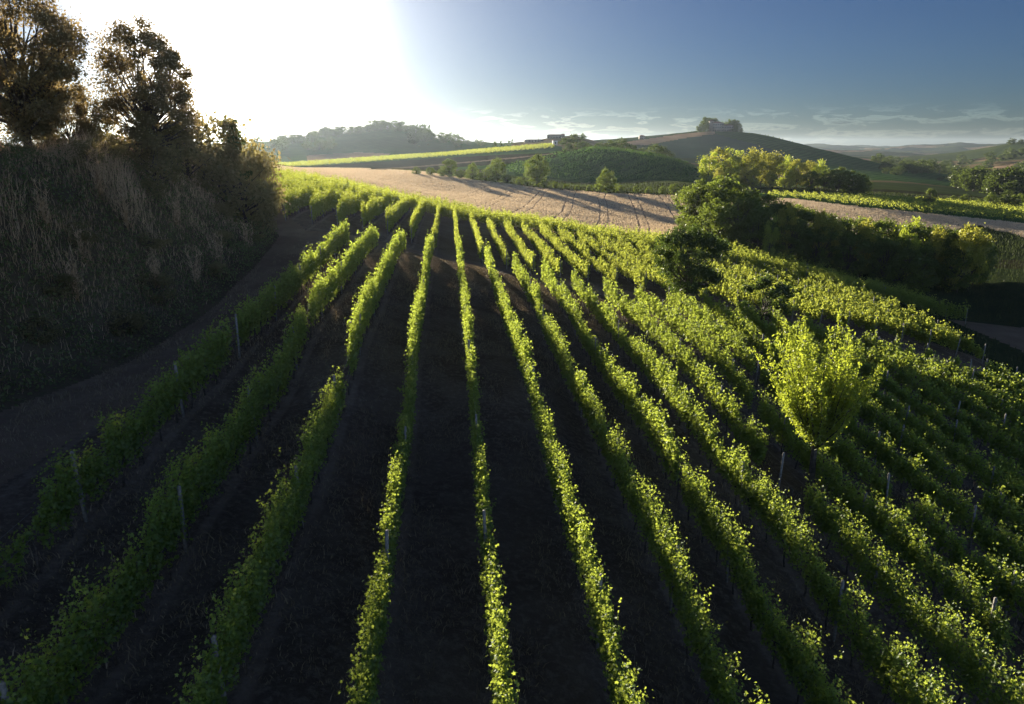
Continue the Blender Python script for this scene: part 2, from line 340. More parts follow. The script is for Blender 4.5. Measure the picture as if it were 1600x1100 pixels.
# bare ground seen in the photograph: (u, v, depth)
GP = [(450, 370, 64), (330, 480, 40), (200, 560, 30),
      (560, 282, 160), (560, 266, 260), (480, 264, 200), (700, 313, 150), (700, 274, 250), (850, 333, 145), (850, 291, 225), (1000, 362, 132), (1000, 303, 200), (1090, 368, 125), (1060, 307, 195),
      (700, 300, 185), (850, 312, 180), (950, 330, 165),
      (1150, 392, 118), (1250, 405, 115), (1400, 440, 110), (1540, 440, 112), (1400, 478, 92), (1500, 502, 85), (1560, 512, 80), (1600, 530, 74), (1600, 440, 108), (1800, 560, 74), (1600, 400, 135),
      (1600, 372, 165), (1600, 345, 205), (1400, 358, 165), (1400, 325, 205), (1250, 332, 185), (1250, 312, 220), (1800, 372, 165), (1150, 320, 190),
      (1600, 335, 225), (1600, 320, 270), (1400, 314, 250), (1250, 301, 250), (1130, 302, 250), (1130, 288, 330), (1250, 294, 310), (1400, 297, 330), (1500, 305, 330), (1600, 312, 350),
      (1000, 293, 240), (930, 288, 290), (850, 283, 285), (1000, 285, 290), (1000, 266, 328), (1000, 241, 368), (1000, 248, 480), (930, 262, 330), (930, 233, 372), (930, 244, 440), (880, 237, 368),
      (850, 264, 328), (850, 243, 362), (850, 238, 460), (850, 229, 520), (850, 221, 640), (850, 226, 780), (930, 222, 700), (900, 213, 690), (1000, 224, 760), (1000, 216, 950),
      (1060, 300, 220), (1060, 286, 270), (1060, 275, 324), (1060, 253, 362), (1060, 262, 480), (1060, 250, 600), (1060, 238, 740), (1060, 222, 880), (1060, 209, 1000), (1060, 220, 1200),
      (1130, 280, 400), (1130, 272, 470), (1130, 258, 600), (1130, 243, 730), (1130, 222, 870), (1110, 204, 970), (1150, 205, 970), (1130, 215, 1150),
      (1250, 282, 420), (1250, 262, 620), (1250, 244, 780), (1200, 214, 950), (1250, 225, 930), (1250, 234, 1150), (1330, 244, 880), (1330, 262, 720), (1330, 278, 520),
      (1400, 290, 400), (1400, 281, 500), (1400, 272, 650), (1400, 262, 820), (1400, 266, 1000), (1400, 256, 1400), (1400, 247, 2000), (1400, 240, 3000), (1400, 231, 5000),
      (1480, 276, 760), (1500, 294, 480), (1500, 286, 600), (1540, 291, 680), (1500, 275, 1000), (1500, 259, 1400), (1500, 246, 2000), (1500, 238, 3000), (1500, 230, 5000),
      (1600, 302, 500), (1600, 290, 700), (1600, 268, 950), (1600, 244, 1200), (1600, 224, 1500), (1600, 230, 1800), (1600, 232, 3000), (1600, 229, 5000),
      (1330, 240, 2600), (1330, 229, 5000), (1250, 230, 5000), (1250, 238, 2500),
      (700, 266, 320), (700, 258, 400), (700, 243, 480), (700, 240, 560), (700, 232, 650), (700, 222, 780), (700, 228, 1000), (620, 248, 480), (620, 240, 580), (650, 208, 760), (620, 202, 760), (750, 222, 800), (780, 224, 900),
      (560, 261, 330), (560, 253, 440), (560, 245, 540), (560, 226, 650), (560, 208, 740), (560, 216, 900), (480, 217, 760),
      (430, 262, 210), (430, 262, 300), (430, 259, 400), (430, 251, 500), (430, 240, 600), (430, 229, 750), (400, 223, 850), (430, 229, 1100),
      (250, 240, 150), (250, 240, 400), (250, 232, 900), (0, 240, 150), (0, 240, 400), (0, 232, 900), (-200, 240, 200), (-200, 232, 900)]
for u in (-200, 0, 250, 430, 700, 1000, 1130): GP += [(u, 233, 1800), (u, 231, 3000), (u, 229, 5000)]
for u in (-200, 100, 430, 700, 1000, 1250, 1400, 1500, 1600, 1900): GP += [(u, 232, 9500)]
for (u, v, y) in [(1900, 232, 5000), (1900, 240, 2000), (1900, 270, 950), (1900, 310, 500), (1900, 345, 270)]: GP.append((u, v, y))
for (u, v, y) in GP: ctl.append(tuple(at(u, v, y)))
ctl = np.array(ctl)
def tl(x, y):
    r = np.hypot(x, y); return np.clip(np.arctan2(x, y), R(-46), R(47)), np.log(np.clip(r, 8.5, 9500))
cth, clr = tl(ctl[:, 0], ctl[:, 1]); QA = 1.6
C = np.stack([cth * QA, clr], 1)
rq = np.exp(clr); q = (ctl[:, 2] - CAMZ) / (rq + 40)
def tps(d): return np.where(d > 1e-9, d * d * np.log(np.maximum(d, 1e-9)), 0)
n = len(C); K = tps(np.linalg.norm(C[:, None] - C[None], axis=2)) + np.eye(n) * 2e-4
Pm = np.concatenate([np.ones((n, 1)), C], 1)
A = np.block([[K, Pm], [Pm.T, np.zeros((3, 3))]])
sol = np.linalg.solve(A, np.concatenate([q, np.zeros(3)]))
GT = np.linspace(R(-46), R(47), 240); GL = np.linspace(math.log(8.5), math.log(9500), 420)
gt, gl = np.meshgrid(GT, GL, indexing='ij'); X = np.stack([gt.ravel() * QA, gl.ravel()], 1)
Q = np.empty(len(X))
for i in range(0, len(X), 10000):
    x_ = X[i:i + 10000]; Q[i:i + 10000] = tps(np.linalg.norm(x_[:, None] - C[None], axis=2)) @ sol[:n] + sol[n] + x_ @ sol[n + 1:]
Q = Q.reshape(gt.shape)
FY = [8, 24, 32, 40, 52, 64, 75, 95]; FX = [-17.5, -17.0, -17.2, -17.8, -19.3, -21.6, -28, -40]
def bank(x, y):
    xf = np.interp(y, FY, FX)
    s = sstep(0, 8.5, xf - x)
    e = 1 - sstep(60, 92, y + np.minimum(0, (x + 30) * .35))
    return s * e, s
def zat(x, y):
    x = np.asarray(x, float); y = np.asarray(y, float); r = np.hypot(x, y)
    th, lr = tl(x, y)
    a = (th - GT[0]) / (GT[1] - GT[0]); b = (lr - GL[0]) / (GL[1] - GL[0])
    ia = np.clip(a.astype(int), 0, len(GT) - 2); ib = np.clip(b.astype(int), 0, len(GL) - 2); a = a - ia; b = b - ib
    qq = (Q[ia, ib] * (1 - a) + Q[ia + 1, ib] * a) * (1 - b) + (Q[ia, ib + 1] * (1 - a) + Q[ia + 1, ib + 1] * a) * b
    z = qq * (np.exp(lr) + 40)
    zp = -11.3 - .26 * np.clip(x, -8, 30)
    k = 1 - sstep(8.5, 12, r)
    z = z * (1 - k) + zp * k
    bk, s = bank(x, y)
    z = z * (1 - bk) + bk * (-.9 + fbm(x / 5, y / 5, 3) * 1.0)
    z = z + fbm(x / 4, y / 4, 9, 3) * .10 * sstep(0, 40, y) + fbm(x / 60, y / 60, 5) * 3.0 * sstep(300, 1200, r) + fbm(x / 420, y / 420, 6, 5) * 42 * sstep(1400, 4000, r)
    return z + CAMZ

NTH = 820; NR = 900
# finer inside the field of view
ths = np.concatenate([np.linspace(-80, -43, 40)[:-1], np.linspace(-43, 43, NTH), np.linspace(43, 80, 40)[1:]]); ths = np.radians(ths)
rs = np.exp(np.linspace(math.log(1.2), math.log(9400), NR))
TT, RR = np.meshgrid(ths, rs, indexing='ij'); TX = np.sin(TT) * RR; TY = np.cos(TT) * RR; TZ = zat(TX, TY)
nv = TX.size; idx = np.arange(nv).reshape(TX.shape)
fc = np.stack([idx[:-1, :-1], idx[:-1, 1:], idx[1:, 1:], idx[1:, :-1]], -1).reshape(-1, 4)[:, ::-1]
VV = np.stack([TX.ravel(), TY.ravel(), TZ.ravel()], 1)
fcx = VV[fc].mean(1); fu, fv = project(fcx[:, 0], fcx[:, 1], fcx[:, 2]); fr = np.hypot(fcx[:, 0], fcx[:, 1]); fy = fcx[:, 1]
def inpoly(px, py, poly):
    poly = np.array(poly, float); ins = np.zeros(len(px), bool); j = len(poly) - 1
    for i in range(len(poly)):
        xi, yi = poly[i]; xj, yj = poly[j]
        cnd = ((yi > py) != (yj > py)) & (px < (xj - xi) * (py - yi) / (yj - yi + 1e-12) + xi); ins ^= cnd; j = i
    return ins
reg = np.zeros(len(fc), int)      # 0 hills
names = ['hills', 'vineyard_ground', 'embankment', 'track', 'wheat_field', 'meadow', 'green_hillside', 'ploughed_field', 'ochre_field', 'scrub_ground', 'dirt_road', 'stubble_field']
mats = ['hills', 'soil', 'bank', 'track', 'wheat', 'darkfield', 'hillgreen', 'greyfield', 'ochre', 'scrub', 'track', 'wheat']
jx = fbm(fcx[:, 0] / 9, fcx[:, 1] / 9, 21, 3) * 2.0
reg[(fy < 330)] = 9
def track_y(x): return np.interp(x, [-30, -10, 0, 8, 20, 45], [63, 63, 63, 59, 54, 53])
xf = np.interp(fy, FY, FX)
vin = (fy < np.interp(fcx[:, 0], [-60, -20, 18, 50], [134, 127, 109, 90]) + jx)
reg[vin] = 1
reg[(fr > 76) & (fcx[:, 0] > 38) & (fr < 150)] = 5
reg[(fcx[:, 0] > 44.5 + (fy - 60) * .12) & (fy > 20) & (fr < 150)] = 5
reg[inpoly(fu, fv, [(1480, 499), (1600, 512), (1720, 540), (1720, 585), (1600, 550), (1540, 524)]) & (fcx[:, 0] > 42) & (fy < 95)] = 3
reg[vin & (np.abs(fy - track_y(fcx[:, 0]) - 3 - jx * .4) < 2.3)] = 3
reg[(fcx[:, 0] < xf + 3.7 + jx * .5) & (fcx[:, 0] > xf - .5) & (fy < 85)] = 3
reg[(fcx[:, 0] < xf - .2 + jx * .2) & (fy < 100)] = 2
g = ~vin & (fy < 300)
reg[g & inpoly(fu, fv, [(400, 259), (560, 262.5), (660, 268), (740, 281), (850, 295), (960, 303), (1070, 306), (1080, 330), (1130, 375), (1100, 420), (400, 420)]) & (fy > 100)] = 4
reg[(fy > 125) & (fy < 330) & inpoly(fu, fv, [(1120, 306), (1240, 311), (1330, 322), (1440, 333), (1600, 349), (1900, 372), (1900, 420), (1600, 374), (1530, 352), (1400, 380), (1200, 390), (1120, 380)])] = 11
reg[(fy > 190) & (fy < 330) & inpoly(fu, fv, [(1120, 299), (1400, 308), (1900, 330), (1900, 372), (1600, 349), (1440, 333), (1330, 322), (1240, 311), (1120, 306)])] = 6
reg[(fy > 130) & (fy < 175) & inpoly(fu, fv, [(1500, 352), (1540, 350), (1620, 378), (1900, 450), (1900, 500), (1500, 460)])] = 5
reg[(fy > 295) & (fy < 480) & inpoly(fu, fv, [(760, 262), (800, 255), (860, 242), (930, 230), (1000, 236), (1060, 250), (1130, 275), (1130, 300), (760, 300)])] = 6
reg[(fy > 330) & (fy < 480) & inpoly(fu, fv, [(430, 264), (560, 255), (700, 246), (870, 238), (870, 246), (790, 256), (700, 262), (660, 268), (430, 270)])] = 9
reg[(fy > 250) & (fy < 480) & inpoly(fu, fv, [(560, 265), (660, 259), (760, 250), (860, 240), (875, 240), (800, 248), (700, 257), (600, 266)])] = 10
reg[(fy > 330) & (fy < 900) & inpoly(fu, fv, [(430, 259), (560, 249), (700, 238), (860, 225), (880, 230), (870, 238), (700, 246), (560, 255), (430, 264)])] = 6
reg[(fy > 480) & (fy < 1200) & inpoly(fu, fv, [(1010, 228), (1080, 215), (1120, 210), (1180, 225), (1240, 244), (1190, 250), (1040, 246), (1000, 240)])] = 7
reg[(fy > 480) & (fy < 1200) & inpoly(fu, fv, [(950, 226), (1060, 210), (1125, 203), (1115, 210), (1080, 214), (1010, 227)])] = 8
reg[(fy > 480) & (fy < 1300) & inpoly(fu, fv, [(1115, 203), (1160, 200), (1270, 222), (1420, 258), (1560, 290), (1560, 305), (1360, 290), (1240, 262), (1240, 244), (1180, 225), (1120, 210)])] = 6
reg[(fy > 800) & inpoly(fu, fv, [(1535, 262), (1575, 258), (1600, 252), (1700, 248), (1700, 275), (1600, 272), (1560, 275)])] = 8
reg[(fy > 330) & (fy < 1700) & (fu < 800) & (reg != 6) & (reg != 9) & (reg != 10)] = 6
reg[(fy > 480) & (fy < 700) & inpoly(fu, fv, [(480, 243), (560, 238), (610, 240), (600, 247), (480, 256)])] = 8
for i, nm in enumerate(names):
    sel = fc[reg == i]
    if len(sel) == 0: continue
    uq, inv = np.unique(sel, return_inverse=True)
    me = np_mesh(nm, VV[uq], inv.ravel(), np.full(len(sel), 4), M[mats[i]], True)
    tag(link(nm, me), kind='structure')
del TT, RR, TX, TY, TZ

# ------------------------------------------------------------ vine rows
def row_xy(k, y): return ((k - U0) * SP / ROWN[0]) + ROWTAN * y
def vine_foliage(path, segs, name, mat, vh=VH, thick=1.0, seed=0):
    """path(s)->x,y ; segs (s0,s1,...) ; returns a mesh of shoots with leaves"""
    parts = []
    for (s0, s1) in segs:
        L = s1 - s0
        if L <= 0: continue
        mid = np.linspace(s0, s1, max(2, int(L)))
        npl = int(L * 48); s = rng.uniform(s0, s1, npl)
        x, y = path(s); d = np.hypot(x, y)
        lod = np.where(d < 24, 0, np.where(d < 45, 1, 2))
        keep = rng.random(npl) < np.array([1.0, .85, .65])[lod]
        vig = np.clip(.95 + .60 * vnoise(s / .95 + seed * 13.1, s * 0 + seed * 7.7, 2) + .75 * vnoise(s / .38 + seed * 5.1, s * 0 + seed * 2.7, 8) + .5 * vnoise(s / 6.0 + seed * 3.3, s * 0 + seed, 4), .25, 1.3)
        keep &= rng.random(npl) < sstep(.3, .8, vig) * .92 + .08
        s, x, y, lod, vig = s[keep], x[keep], y[keep], lod[keep], vig[keep]; m = len(s)
        tx, ty = path(s + .05); tx -= x; ty -= y; tn = np.hypot(tx, ty); tx /= tn; ty /= tn
        h0 = rng.uniform(.3, .95, m); Lh = (vh + .22 - h0) * np.clip(vig, .3, 1.2) * rng.uniform(.62, 1.12, m)
        long_ = rng.random(m) < .05; Lh = np.where(long_, Lh * 1.22, Lh)
        lean = rng.normal(0, .17, m); lat = rng.normal(0, .09, m); flop = rng.normal(0, .11, m) * thick
        nl = np.array([20, 14, 9])[lod]; sz = np.array([.088, .118, .165])[lod]
        rep = np.repeat(np.arange(m), nl); t = rng.random(len(rep)) ** .9; k = len(rep)
        off = rng.normal(size=(k, 3)) * (np.array([.045, .048, .052])[lod][rep])[:, None]
        la = lean[rep] * Lh[rep] * t + off[:, 0]; lb = (lat[rep] * .5 + flop[rep] * t ** 2) + off[:, 1] + rng.normal(0, .035, k)
        px = x[rep] + tx[rep] * la - ty[rep] * lb; py = y[rep] + ty[rep] * la + tx[rep] * lb
        pz = zat(x, y)[rep] + h0[rep] + Lh[rep] * (t - .12 * t ** 2 * np.abs(flop[rep]) * 4) + off[:, 2]
        Nn = rand_unit(k) * .8; Nn[:, 0] += -ty[rep] * np.sign(lb) * .6; Nn[:, 1] += tx[rep] * np.sign(lb) * .6; Nn[:, 2] += .35
        Nn /= np.linalg.norm(Nn, axis=1, keepdims=True)
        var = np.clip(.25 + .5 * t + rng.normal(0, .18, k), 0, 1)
        parts.append((np.stack([px, py, pz], 1), sz[rep] * rng.uniform(.7, 1.25, k) * (1.12 - .45 * t ** 3), Nn, var, lod[rep]))
    P = np.concatenate([p[0] for p in parts]); S = np.concatenate([p[1] for p in parts]); Nn = np.concatenate([p[2] for p in parts]); var = np.concatenate([p[3] for p in parts]); ld = np.concatenate([p[4] for p in parts])
    return mesh_leaves(name, P, S, Nn, var, mat, lobed=bool(ld.min() < 2))
def mesh_leaves(name, P, S, Nn, var, mat, quad=False, **kw):
    V, Fa, lt, vr = (quad_arrays if quad else leaf_arrays)(P, S, Nn, var, **kw)
    return np_mesh(name, V, Fa, lt, mat, False, vr)

# a vine stem and a trellis post, shared by every row
tb = Tubes(); tb.tube([(0, 0, -.1), (.03, .02, .3), (-.02, .03, .6), (.02, 0, .85), (.25, .02, .95)], [.035, .03, .026, .024, .015], 5)
stem_me = tb.mesh('vine_stem', M['bark'])
tb = Tubes(); tb.box((0, 0, -.25), .07, .07, 2.15); tb.box((0, 0, 1.9), .055, .055, .025)
post_me = tb.mesh('post', M['post'], False)
def wires(path, s0, s1, name, par):
    tb = Tubes(); ss = np.arange(s0, s1 + .01, 2.75); x, y = path(ss); z = zat(x, y)
    for h in (.85, 1.35, 1.85): tb.tube(np.stack([x, y, z + h], 1), [.0045] * len(ss), 3)
    o = link('wire', tb.mesh(name, M['wire']), par)
ORD = ['first', 'second', 'third', 'fourth', 'fifth', 'sixth', 'seventh', 'eighth', 'ninth', 'tenth', 'eleventh', 'twelfth', 'thirteenth', 'fourteenth', 'fifteenth', 'sixteenth',
       'seventeenth', 'eighteenth', 'nineteenth', 'twentieth', 'twenty-first', 'twenty-second', 'twenty-third', 'twenty-fourth', 'twenty-fifth', 'twenty-sixth', 'twenty-seventh',
       'twenty-eighth', 'twenty-ninth', 'thirtieth', 'thirty-first', 'thirty-second', 'thirty-third', 'thirty-fourth', 'thirty-fifth', 'thirty-sixth']
def vine_row(path, segs, label, group, seed, stems=True, postgap=6.6, post0=0.0, mat='vine', vh=VH):
    s0 = segs[0][0]; s1 = segs[-1][1]; x, y = path(np.array([s0])); z = zat(x, y)
    root = empty('vine_row', (float(x[0]), float(y[0]), float(z[0]))); tag(root, label, 'vine row', group)
    base = np.array([x[0], y[0], z[0]])
    def child(nm, me):
        o = link(nm, me, root); o.location = -base; return o      # mesh holds world coordinates
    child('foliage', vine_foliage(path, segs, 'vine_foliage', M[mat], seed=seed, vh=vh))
    r2 = random.Random(seed * 7 + 1)
    ps = np.arange(s0 + post0, s1 + .2, postgap)
    if len(ps) == 0 or s1 - ps[-1] > 2: ps = np.append(ps, s1)
    px, py = path(ps); pz = zat(px, py)
    for a, b, c in zip(px, py, pz):
        o = link('post', post_me, root, (a - base[0], b - base[1], c - base[2])); o.rotation_euler = (r2.gauss(0, .03), r2.gauss(0, .03), -.09); o.scale = (1, 1, r2.uniform(.97, 1.06))
    if stems:
        ss = np.arange(s0 + .5, s1, 1.35); sx, sy = path(ss); sz_ = zat(sx, sy)
        for a, b, c in zip(sx, sy, sz_):
            o = link('vine_stem', stem_me, root, (a - base[0], b - base[1], c - base[2])); o.rotation_euler = (r2.gauss(0, .08), r2.gauss(0, .08), 1.66 + r2.choice((0, math.pi))); o.scale = (1, 1, r2.uniform(.85, 1.1))
    if stems:
        tb = Tubes(); ss = np.append(np.arange(s0, s1, 2.8), s1); wx, wy = path(ss); wz = zat(wx, wy)
        for h in (.85, 1.4): tb.tube(np.stack([wx, wy, wz + h], 1) - base, [.0035] * len(ss), 3)
        link('wire', tb.mesh('wire', M['wire']), root)
    return root
def mkpath(k): return lambda s: (row_xy(k, s), s)
KMAX = 24
# the pale tree stands in an alley, with the vines before it missing
TY_ = 26.8; TX_ = 12.25
for _ in range(3): TX_ = (1280 - 800) / F * (TY_ * math.cos(PITCH) - (float(zat(np.array([TX_]), np.array([TY_]))[0]) + 3.5 - CAMZ) * math.sin(PITCH))
TK = U0 + (TX_ - ROWTAN * TY_) * ROWN[0] / SP
for k in range(0, KMAX + 1):
    p = mkpath(k)
    xe = row_xy(k, 60.0); y1 = float(track_y(xe)) - .3
    if k == 0: y1 -= .5
    y0 = 6.5 + max(0, k - 5) * .6 if k < 13 else 11 + (k - 13) * 1.7
    if k == 0: y0 = 8.5
    segs = [(y0, y1)]
    if k == 2: segs = [(y0, 24.0), (26.6, y1)]
    if k == 1: segs = [(y0, 30.2), (31.6, y1)]
    if k == 0: segs = [(y0, 27.2), (28.4, y1)]
    if k == 4: segs = [(y0, 20.0), (20.9, y1)]
    if k == 7: segs = [(y0, 22.4), (23.3, y1)]
    if k == 11: segs = [(y0, 24.6), (26.0, 38.5), (39.6, y1)]
    if k == 13: segs = [(y0, 27.0), (28.6, y1)]
    if k == 15: segs = [(y0, 33.0), (34.4, y1)]
    if k == 9: segs = [(y0, 13.6), (14.6, 28.4), (30.0, y1)]
    if k == 10: segs = [(y0, 12.8), (13.8, 33.0), (34.2, y1)]
    if k == int(TK): segs = [(a, b) for (a, b) in [(y0, TY_ - 3.6), (TY_ + .2, y1)]]
    note = {0: 'beside the dirt track', 1: 'shaded at its near end', 2: 'broken by a gap', 3: 'lit along its left side', 4: 'rising almost straight up the photo'}.get(k, 'on the falling slope')
    if k == KMAX: note = 'outermost, beside dark meadow'
    vine_row(p, segs, f'vine row below the cross track, {ORD[k]} from the embankment, {note}', 'vine rows below the cross track', k + 1, stems=True, post0=(k * 1.7) % 4.0, vh=VH if k < 11 else 1.72)
kk = list(range(-9, 24))
for i, k in enumerate(kk):
    p = mkpath(k)
    x1 = row_xy(k, 65.0); y0 = float(track_y(x1)) + (7.8 if k < 5 else 6.5) + max(0, (5 - abs(k - 2)) * .9)
    x2 = row_xy(k, 100.0); y1 = float(np.interp(x2, [-45, -12, 0, 18, 34, 48], [125, 112, 104, 94, 88, 82]))
    if k < -4: y0 = 78 + (-4 - k) * 2
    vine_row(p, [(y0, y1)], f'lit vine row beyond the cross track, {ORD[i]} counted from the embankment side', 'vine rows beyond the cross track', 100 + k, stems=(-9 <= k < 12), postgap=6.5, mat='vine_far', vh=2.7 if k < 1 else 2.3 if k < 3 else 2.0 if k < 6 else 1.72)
cx_ = np.array([-52, -30, -14, 2, 20, 36, 50, 56]); cy_ = np.array([130, 124.5, 118.5, 112, 102, 94, 86, 83])
for i in range(5):
    off = (i - 2) * 2.4 + 1.5
    def p(s, off=off):
        xx = np.asarray(s, float); return xx + off * .42, np.interp(xx, cx_, cy_) + off
    nm = ['nearest the camera', 'second from the front', 'middle of five', 'second from the wheat', 'bordering the wheat field'][i]
    vine_row(p, [(-48.0, 56.0 - i * 1.5)], f'vine row running crosswise along the vineyard crest, {nm}', 'crosswise vine rows on the crest', 200 + i, stems=False, postgap=8, mat='vine_far', vh=2.1)

# ------------------------------------------------------------ trees
def clumps(K, h, w, cb, form):
    """clump centres in a crown of total height h, width w, crown base cb"""
    out = []
    for i in range(K):
        for _ in range(50):
            t = random.random(); a = random.uniform(0, 2 * math.pi); z = cb + (h - cb) * t
            if form == 'round': prof = math.sqrt(max(0, 1 - (2 * t - 1) ** 2)) * (1.0 if t > .5 else .88)
            elif form == 'dome': prof = math.sqrt(max(0.0, 1 - t ** 2)) * (.8 + .2 * min(1, t * 6))
            elif form == 'cone': prof = (1 - t) * .95 + .05
            elif form == 'column': prof = min(1, (1 - t) * 3, .4 + t * 3)
            else: prof = .35 + .65 * math.sin(math.pi * min(1, .15 + t * .8))
            r = prof * math.sqrt(random.uniform(.25, 1))
            if random.random() < .25 + .75 * prof: break
        out.append((math.cos(a) * r * w / 2, math.sin(a) * r * w / 2, z))
    return out
def make_tree(name, h, w, cb, K, nl, ls, crad, leafm, form='round', tr=.16, limbs=True, squash=.7, quad=False, multi=False, asp=.9, lean=0.0):
    root = empty(name, (0, 0, 0))
    cs = clumps(K, h, w, cb, form)
    tb = Tubes(); top = cb + (h - cb) * .8
    tp = [(0, 0, -.3), (.04 * h * lean, 0, cb * .5), (.05 * h * lean + random.gauss(0, .03), random.gauss(0, .05), cb), (random.gauss(0, .1), random.gauss(0, .1), (cb + top) / 2), (random.gauss(0, .2), random.gauss(0, .2), top)]
    tb.tube(tp, [tr * 1.25, tr, tr * .85, tr * .5, tr * .12], 7)
    if limbs:
        for (x, y, z) in cs:
            zb = cb * .8 + (z - cb * .8) * random.uniform(.15, .5); f = (zb - cb) / max(.1, top - cb); f = min(1, max(0, f)); r0 = tr * (.5 - .35 * f)
            m = (x * .45 + random.gauss(0, .06 * w), y * .45 + random.gauss(0, .06 * w), zb + (z - zb) * .4)
            tb.tube([(0, 0, zb), m, (x, y, z)], [r0, r0 * .6, r0 * .15], 4)
    link('trunk', tb.mesh('trunk', M['bark']), root)
    per = nl // K; P = []; V = []
    for (x, y, z) in cs:
        c = crad * random.uniform(.65, 1.3)
        d = rand_unit(per) * (rng.random((per, 1)) ** .45) * c; d[:, 2] *= squash
        d *= 1 + .5 * vnoise(d[:, 0:1] * 3 / c + x, d[:, 1:2] * 3 / c + y + d[:, 2:3] * 2 / c, 3)
        d *= np.where(rng.random((per, 1)) < .22, rng.uniform(1.1, 1.7, (per, 1)), 1); P.append(d + [x, y, z]); V.append(np.clip(random.uniform(.15, .75) + rng.normal(0, .2, per), 0, 1))
    P = np.concatenate(P); V = np.concatenate(V); S = ls * rng.uniform(.6, 1.35, len(P))
    Nn = rand_unit(len(P)); Nn[:, 2] += .3; Nn /= np.linalg.norm(Nn, axis=1, keepdims=True)
    link('crown', mesh_leaves('crown', P, S, Nn, V, M[leafm], quad=quad, asp=asp, **({} if quad else {'lobed': False})), root)
    return root
def put(root, u, y, vtop=None, h0=None, rz=0, wf=1.0, hs=None, sink=.15):
    x = (u - 800) / F * y
    for _ in range(3):
        z = float(zat(np.array([x]), np.array([y]))[0]); x = (u - 800) / F * (y * math.cos(PITCH) - (z + (h0 or 0) * .6 - CAMZ) * math.sin(PITCH))
    if vtop is not None:
        hh = at(u, vtop, y)[2] - z; hs = max(.2, hh / h0)
    root.location = (x, y, z - sink); root.scale = (hs * wf, hs * wf, hs) if hs else (1, 1, 1); root.rotation_euler = (0, 0, rz)
    return root

# the two tall trees on the embankment
t = make_tree('broadleaf_tree', 11.8, 8.6, 2.2, 110, 42000, .16, 1.0, 'oakleaf', 'round', .30, asp=.6)
tag(put(t, 10, 42, -45, 11.8, .4, .98), 'tall leafy tree at the left edge on top of the embankment', 'tree', 'tall trees on the embankment')
t = make_tree('broadleaf_tree', 9.6, 7.4, 1.8, 110, 34000, .14, .72, 'oakleaf', 'dome', .22, asp=.6)
tag(put(t, 222, 52, 26, 9.6, 1.1, .98), 'dense rounded tree standing alone on the embankment skyline', 'tree', 'tall trees on the embankment')
t = make_tree('broadleaf_tree', 5.2, 5.6, .3, 60, 18000, .13, .7, 'oakleaf', 'round', .12, asp=.6)
tag(put(t, 100, 47, 125, 5.2, 0, .8), 'smaller leafy tree between the two tall embankment trees', 'tree', 'tall trees on the embankment')
t = make_tree('sapling', 3.0, 1.3, .3, 16, 1100, .14, .26, 'darkleaf', 'cone', .04, asp=.6)
tag(put(t, 372, 62, 184, 3.0, 0, 1.0), 'spiky sapling at the right end of the embankment top', 'sapling')

# shrubs along the embankment
bushp = [make_tree('shrub', 2.6, 3.0, .15, 22, 2600, .12, .55, 'bankleaf', 'round', .06, squash=.85, asp=.7) for _ in range(3)]
used = [False] * 3
def spawn(protos, flags, i, u, y, vtop, h0, wf, rz):
    i = i % len(protos)
    if not flags[i]: flags[i] = True; r = protos[i]
    else: r = copy_tree(protos[i], (0, 0, 0), 0, (1, 1, 1))
    return put(r, u, y, vtop, h0, rz, wf)
BU = [(20, 40, 205, 1.3), (75, 43, 200, 1.1), (160, 46, 205, 1.2), (205, 50, 190, 1.1), (262, 54, 196, 1.0), (292, 56, 180, 1.0), (318, 58, 178, .9), (345, 60, 186, .9), (376, 64, 212, .6), (392, 66, 226, .6),
      (398, 67, 238, .7), (408, 66, 270, .6), (414, 63, 300, .5), (130, 42, 216, 1.0), (240, 49, 215, 1.1), (380, 60, 232, 1.0)]
for j, (u, y, vt, wf) in enumerate(BU):
    b = spawn(bushp, used, j, u, y, vt, 2.6, wf, j * 1.3)
    tag(b, f'leafy shrub on the embankment edge, {ORD[j]} of the shrubs listed along its top', 'shrub', 'shrubs on the embankment')
shr = [o for o in bpy.data.objects if o.get('group') == 'shrubs on the embankment']
shr.sort(key=lambda o: o.location.x / o.location.y)
for j, o in enumerate(shr): o['label'] = f'leafy shrub along the embankment top, {ORD[j]} from the left' if j < 14 else f'leafy shrub at the lower right corner of the embankment, {"upper" if j == 14 else "lower"} one'

fs = []
for j, (xo, y) in enumerate([(1.6, 22), (2.4, 27), (1.8, 32), (3.4, 30), (2.2, 37), (3.8, 41), (1.8, 45), (2.6, 51), (4.6, 35), (5.2, 46), (3.4, 56), (4.8, 25), (1.6, 58)]):
    x = float(np.interp(y, FY, FX)) - xo; c = copy_tree(bushp[j % 3], (x, y, float(zat(np.array([x]), np.array([y]))[0]) - .3), j * 1.7, (random.uniform(.55, .85), random.uniform(.55, .85), random.uniform(.35, .6))); fs.append(c)
fs.sort(key=lambda o: o.location.x / o.location.y)
for j, o in enumerate(fs): tag(o, f'low bramble bush on the shaded face of the embankment, {ORD[j]} from the left', 'bush', 'bramble bushes on the embankment face')

